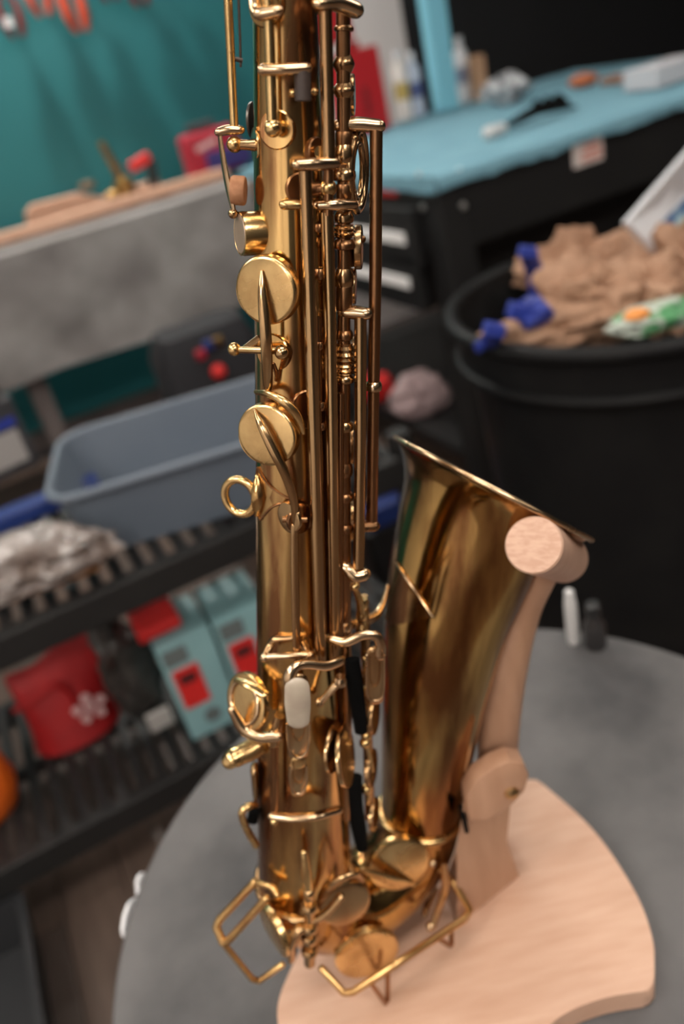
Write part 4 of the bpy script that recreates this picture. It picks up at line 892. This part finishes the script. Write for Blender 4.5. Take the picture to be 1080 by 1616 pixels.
for (x, y, dp, r_, h_, n_) in [(549, 1192, -.026, 50, 7, (.93, -.22, .2)), (594, 1130, -.004, 30, 8, (.9, -.3, .1)), (590, 1212, -.004, 30, 8, (.9, -.3, .1)), (530, 1180, -.028, 40, 6, (.9, -.35, .1)), (594, 1285, -.002, 26, 7, (.9, -.3, .1))]:
    disc(x, y, dp, n_, r_, h_, ROD)
for x, y in ((578, 1160), (576, 1172), (578, 1245), (580, 1060), (580, 1090)): orb(x, y, -.006, 9, CUP)
arm([(575, 1040, -.006), (583, 1080, -.006), (582, 1130, -.006)], [5, 6, 5], CUP); arm([(576, 1165, -.006), (586, 1215, -.006), (580, 1265, -.006)], [6, 7, 6], CUP)
# ---- left lower cup with wrapped arms
k3 = disc(386, 1108, -.020, (-.74, -.60, .30), 47, 12, CUP)
p3 = P(386, 1108, -.0205); n3 = Vector((-.74, -.60, .30)).normalized(); bm = newbm(); sweep(bm, ringpts(p3, n3, 34 * mpp(p3), 40), 4.5 * mpp(p3), 10, closed=True); sp('cup_lip', bm, PALE, None, 80)
arm([(366, 1120, -.026), (385, 1150, -.028), (412, 1163, -.032), (440, 1162, -.036)], [7, 10, 10, 9], PALE, 'key_arm', None, .8, Vector((0, -1, 0))); arm([(376, 1072, -.012), (395, 1080, -.020), (418, 1095, -.028)], [8, 10, 8], CUP, 'key_arm', None, .5, Vector((0, 0, 1)))
rod([(441, 1130, 's0.008'), (434, 1165, 's0.009'), (432, 1178, 's0.008')], [8, 10, 8], ROD, 'post'); orb(434, 1158, 's0.010', 10, PALE)
rod([(433, 1160, 's0.009'), (434, 1285, 's0.009')], 6.5, COP)
arm([(430, 1287, 's0.011'), (462, 1290, 's0.011'), (500, 1287, 's0.011'), (534, 1278, 's0.009')], [8, 8, 8, 8], PALE, 'key_arm'); orb(433, 1296, 's0.010', 7, CUP)
# thumb hook
rod([(408, 1176, -.014), (395, 1184, -.016), (380, 1191, -.018), (368, 1197, -.020), (362, 1202, -.021)], [17, 17, 16, 16, 13], CUP, 'thumb_hook', None, 16, 6, rc=True)
rod([(402, 1215, -.012), (404, 1255, -.010)], [14, 10], ROD, 'hook_plate', None, 14, 0, .5, Vector((-1, 0, 0)), True)
# lower left loop
rod([(405, 1335, -.018), (388, 1305, -.018), (382, 1282, -.018), (394, 1272, -.016), (404, 1270, -.012)], 6, CUP, 'key_guard', None, 12, 6)
rod([(402, 1278, -.010), (398, 1296, -.012)], 9, BLACKPAD_GAP, 'bumper_felt')
# ---- bow keys, guards and levers
disc(430, 1472, -.034, (-.8, -.5, -.1), 42, 12, CUP); disc(580, 1508, -.024, (.15, -.98, .06), 52, 12, CUP); disc(630, 1366, .002, (.15, -.97, .14), 50, 12, CUP)
disc(690, 1438, .030, (.75, -.55, .3), 34, 8, ROD)
arm([(572, 1372, -.010), (595, 1380, -.008), (625, 1390, -.004), (652, 1396, .0)], [5, 8, 9, 4], CUP, 'key_arm', None, .7, Vector((0, -1, 0)))
disc(545, 1428, -.032, (.2, -.96, .15), 42, 12, ROD); arm([(508, 1418, -.036), (530, 1392, -.04), (560, 1380, -.038), (572, 1390, -.03)], [5, 6, 6, 5], ROD, 'key_arm', None, .7, Vector((0, -1, 0)))
rod([(480, 1345, 's0.008'), (484, 1380, 's0.010'), (488, 1405, 's0.010')], [5, 8, 8], CUP, 'post', None, 14, 4, rc=True); orb(488, 1408, 's0.011', 10, ROD)
rod([(488, 1405, 's0.010'), (489, 1470, -.042), (489, 1520, -.040)], 9, ROD)
for y in (1430, 1462, 1478, 1500): collar(489, y, -.043, 12, 6, ROD, None, 'bead')
arm([(489, 1470, -.042), (472, 1466, -.045), (462, 1490, -.045), (460, 1515, -.043)], [7, 10, 9, 7], ROD)
arm([(489, 1455, -.042), (515, 1440, -.042), (538, 1415, -.04)], [7, 8, 7], ROD)
G = mat('guard_brass', (.72, .46, .19), .28, 1, (.5, .28, .11), 40, 3)
def guard(ptl, r_, m=G, sm=0):
    return rod(ptl, r_, m, 'key_guard', None, 10, sm, 1.0, None, True)
def bent(pts, n=4):                          # wire with small rounded corners
    out = [pts[0]]
    for a, b, c_ in zip(pts, pts[1:], pts[2:]):
        for t in (0.0, .35, .65, 1.0):
            f0, f1 = .12 * (1 - t), .12 * t
            out.append(tuple(b[i] + (a[i] - b[i]) * f0 + (c_[i] - b[i]) * f1 for i in range(3)))
    out.append(pts[-1]); return out
guard(bent([(402, 1392, -.022), (340, 1458, -.026), (354, 1492, -.034), (420, 1418, -.036)]), 6.5)
guard(bent([(354, 1490, -.034), (404, 1552, -.032), (446, 1522, -.030)]), 5)
guard(bent([(402, 1392, -.022), (430, 1400, -.03)] + [(438, 1412, -.034)]), 5)
guard(bent([(508, 1528, -.034), (548, 1572, -.046), (630, 1518, -.046), (746, 1442, .002), (716, 1392, .012)]), 6)
guard(bent([(586, 1552, -.046), (612, 1588, -.036), (612, 1535, -.032)]), 4, COP)
guard(bent([(690, 1480, -.022), (713, 1494, -.012), (713, 1470, -.008)]), 4, COP)
guard(bent([(716, 1392, .012), (700, 1375, .016), (688, 1368, .018)]), 5)
rod([(700, 1360, .012), (703, 1400, .008), (690, 1440, .004), (684, 1462, .0)], [6, 7, 6, 5], ROD, 'key_arm', None, 12, 5); orb(683, 1362, .014, 7, PALE); orb(703, 1385, .010, 8, ROD)
orb(680, 1462, .0, 8, PALE)
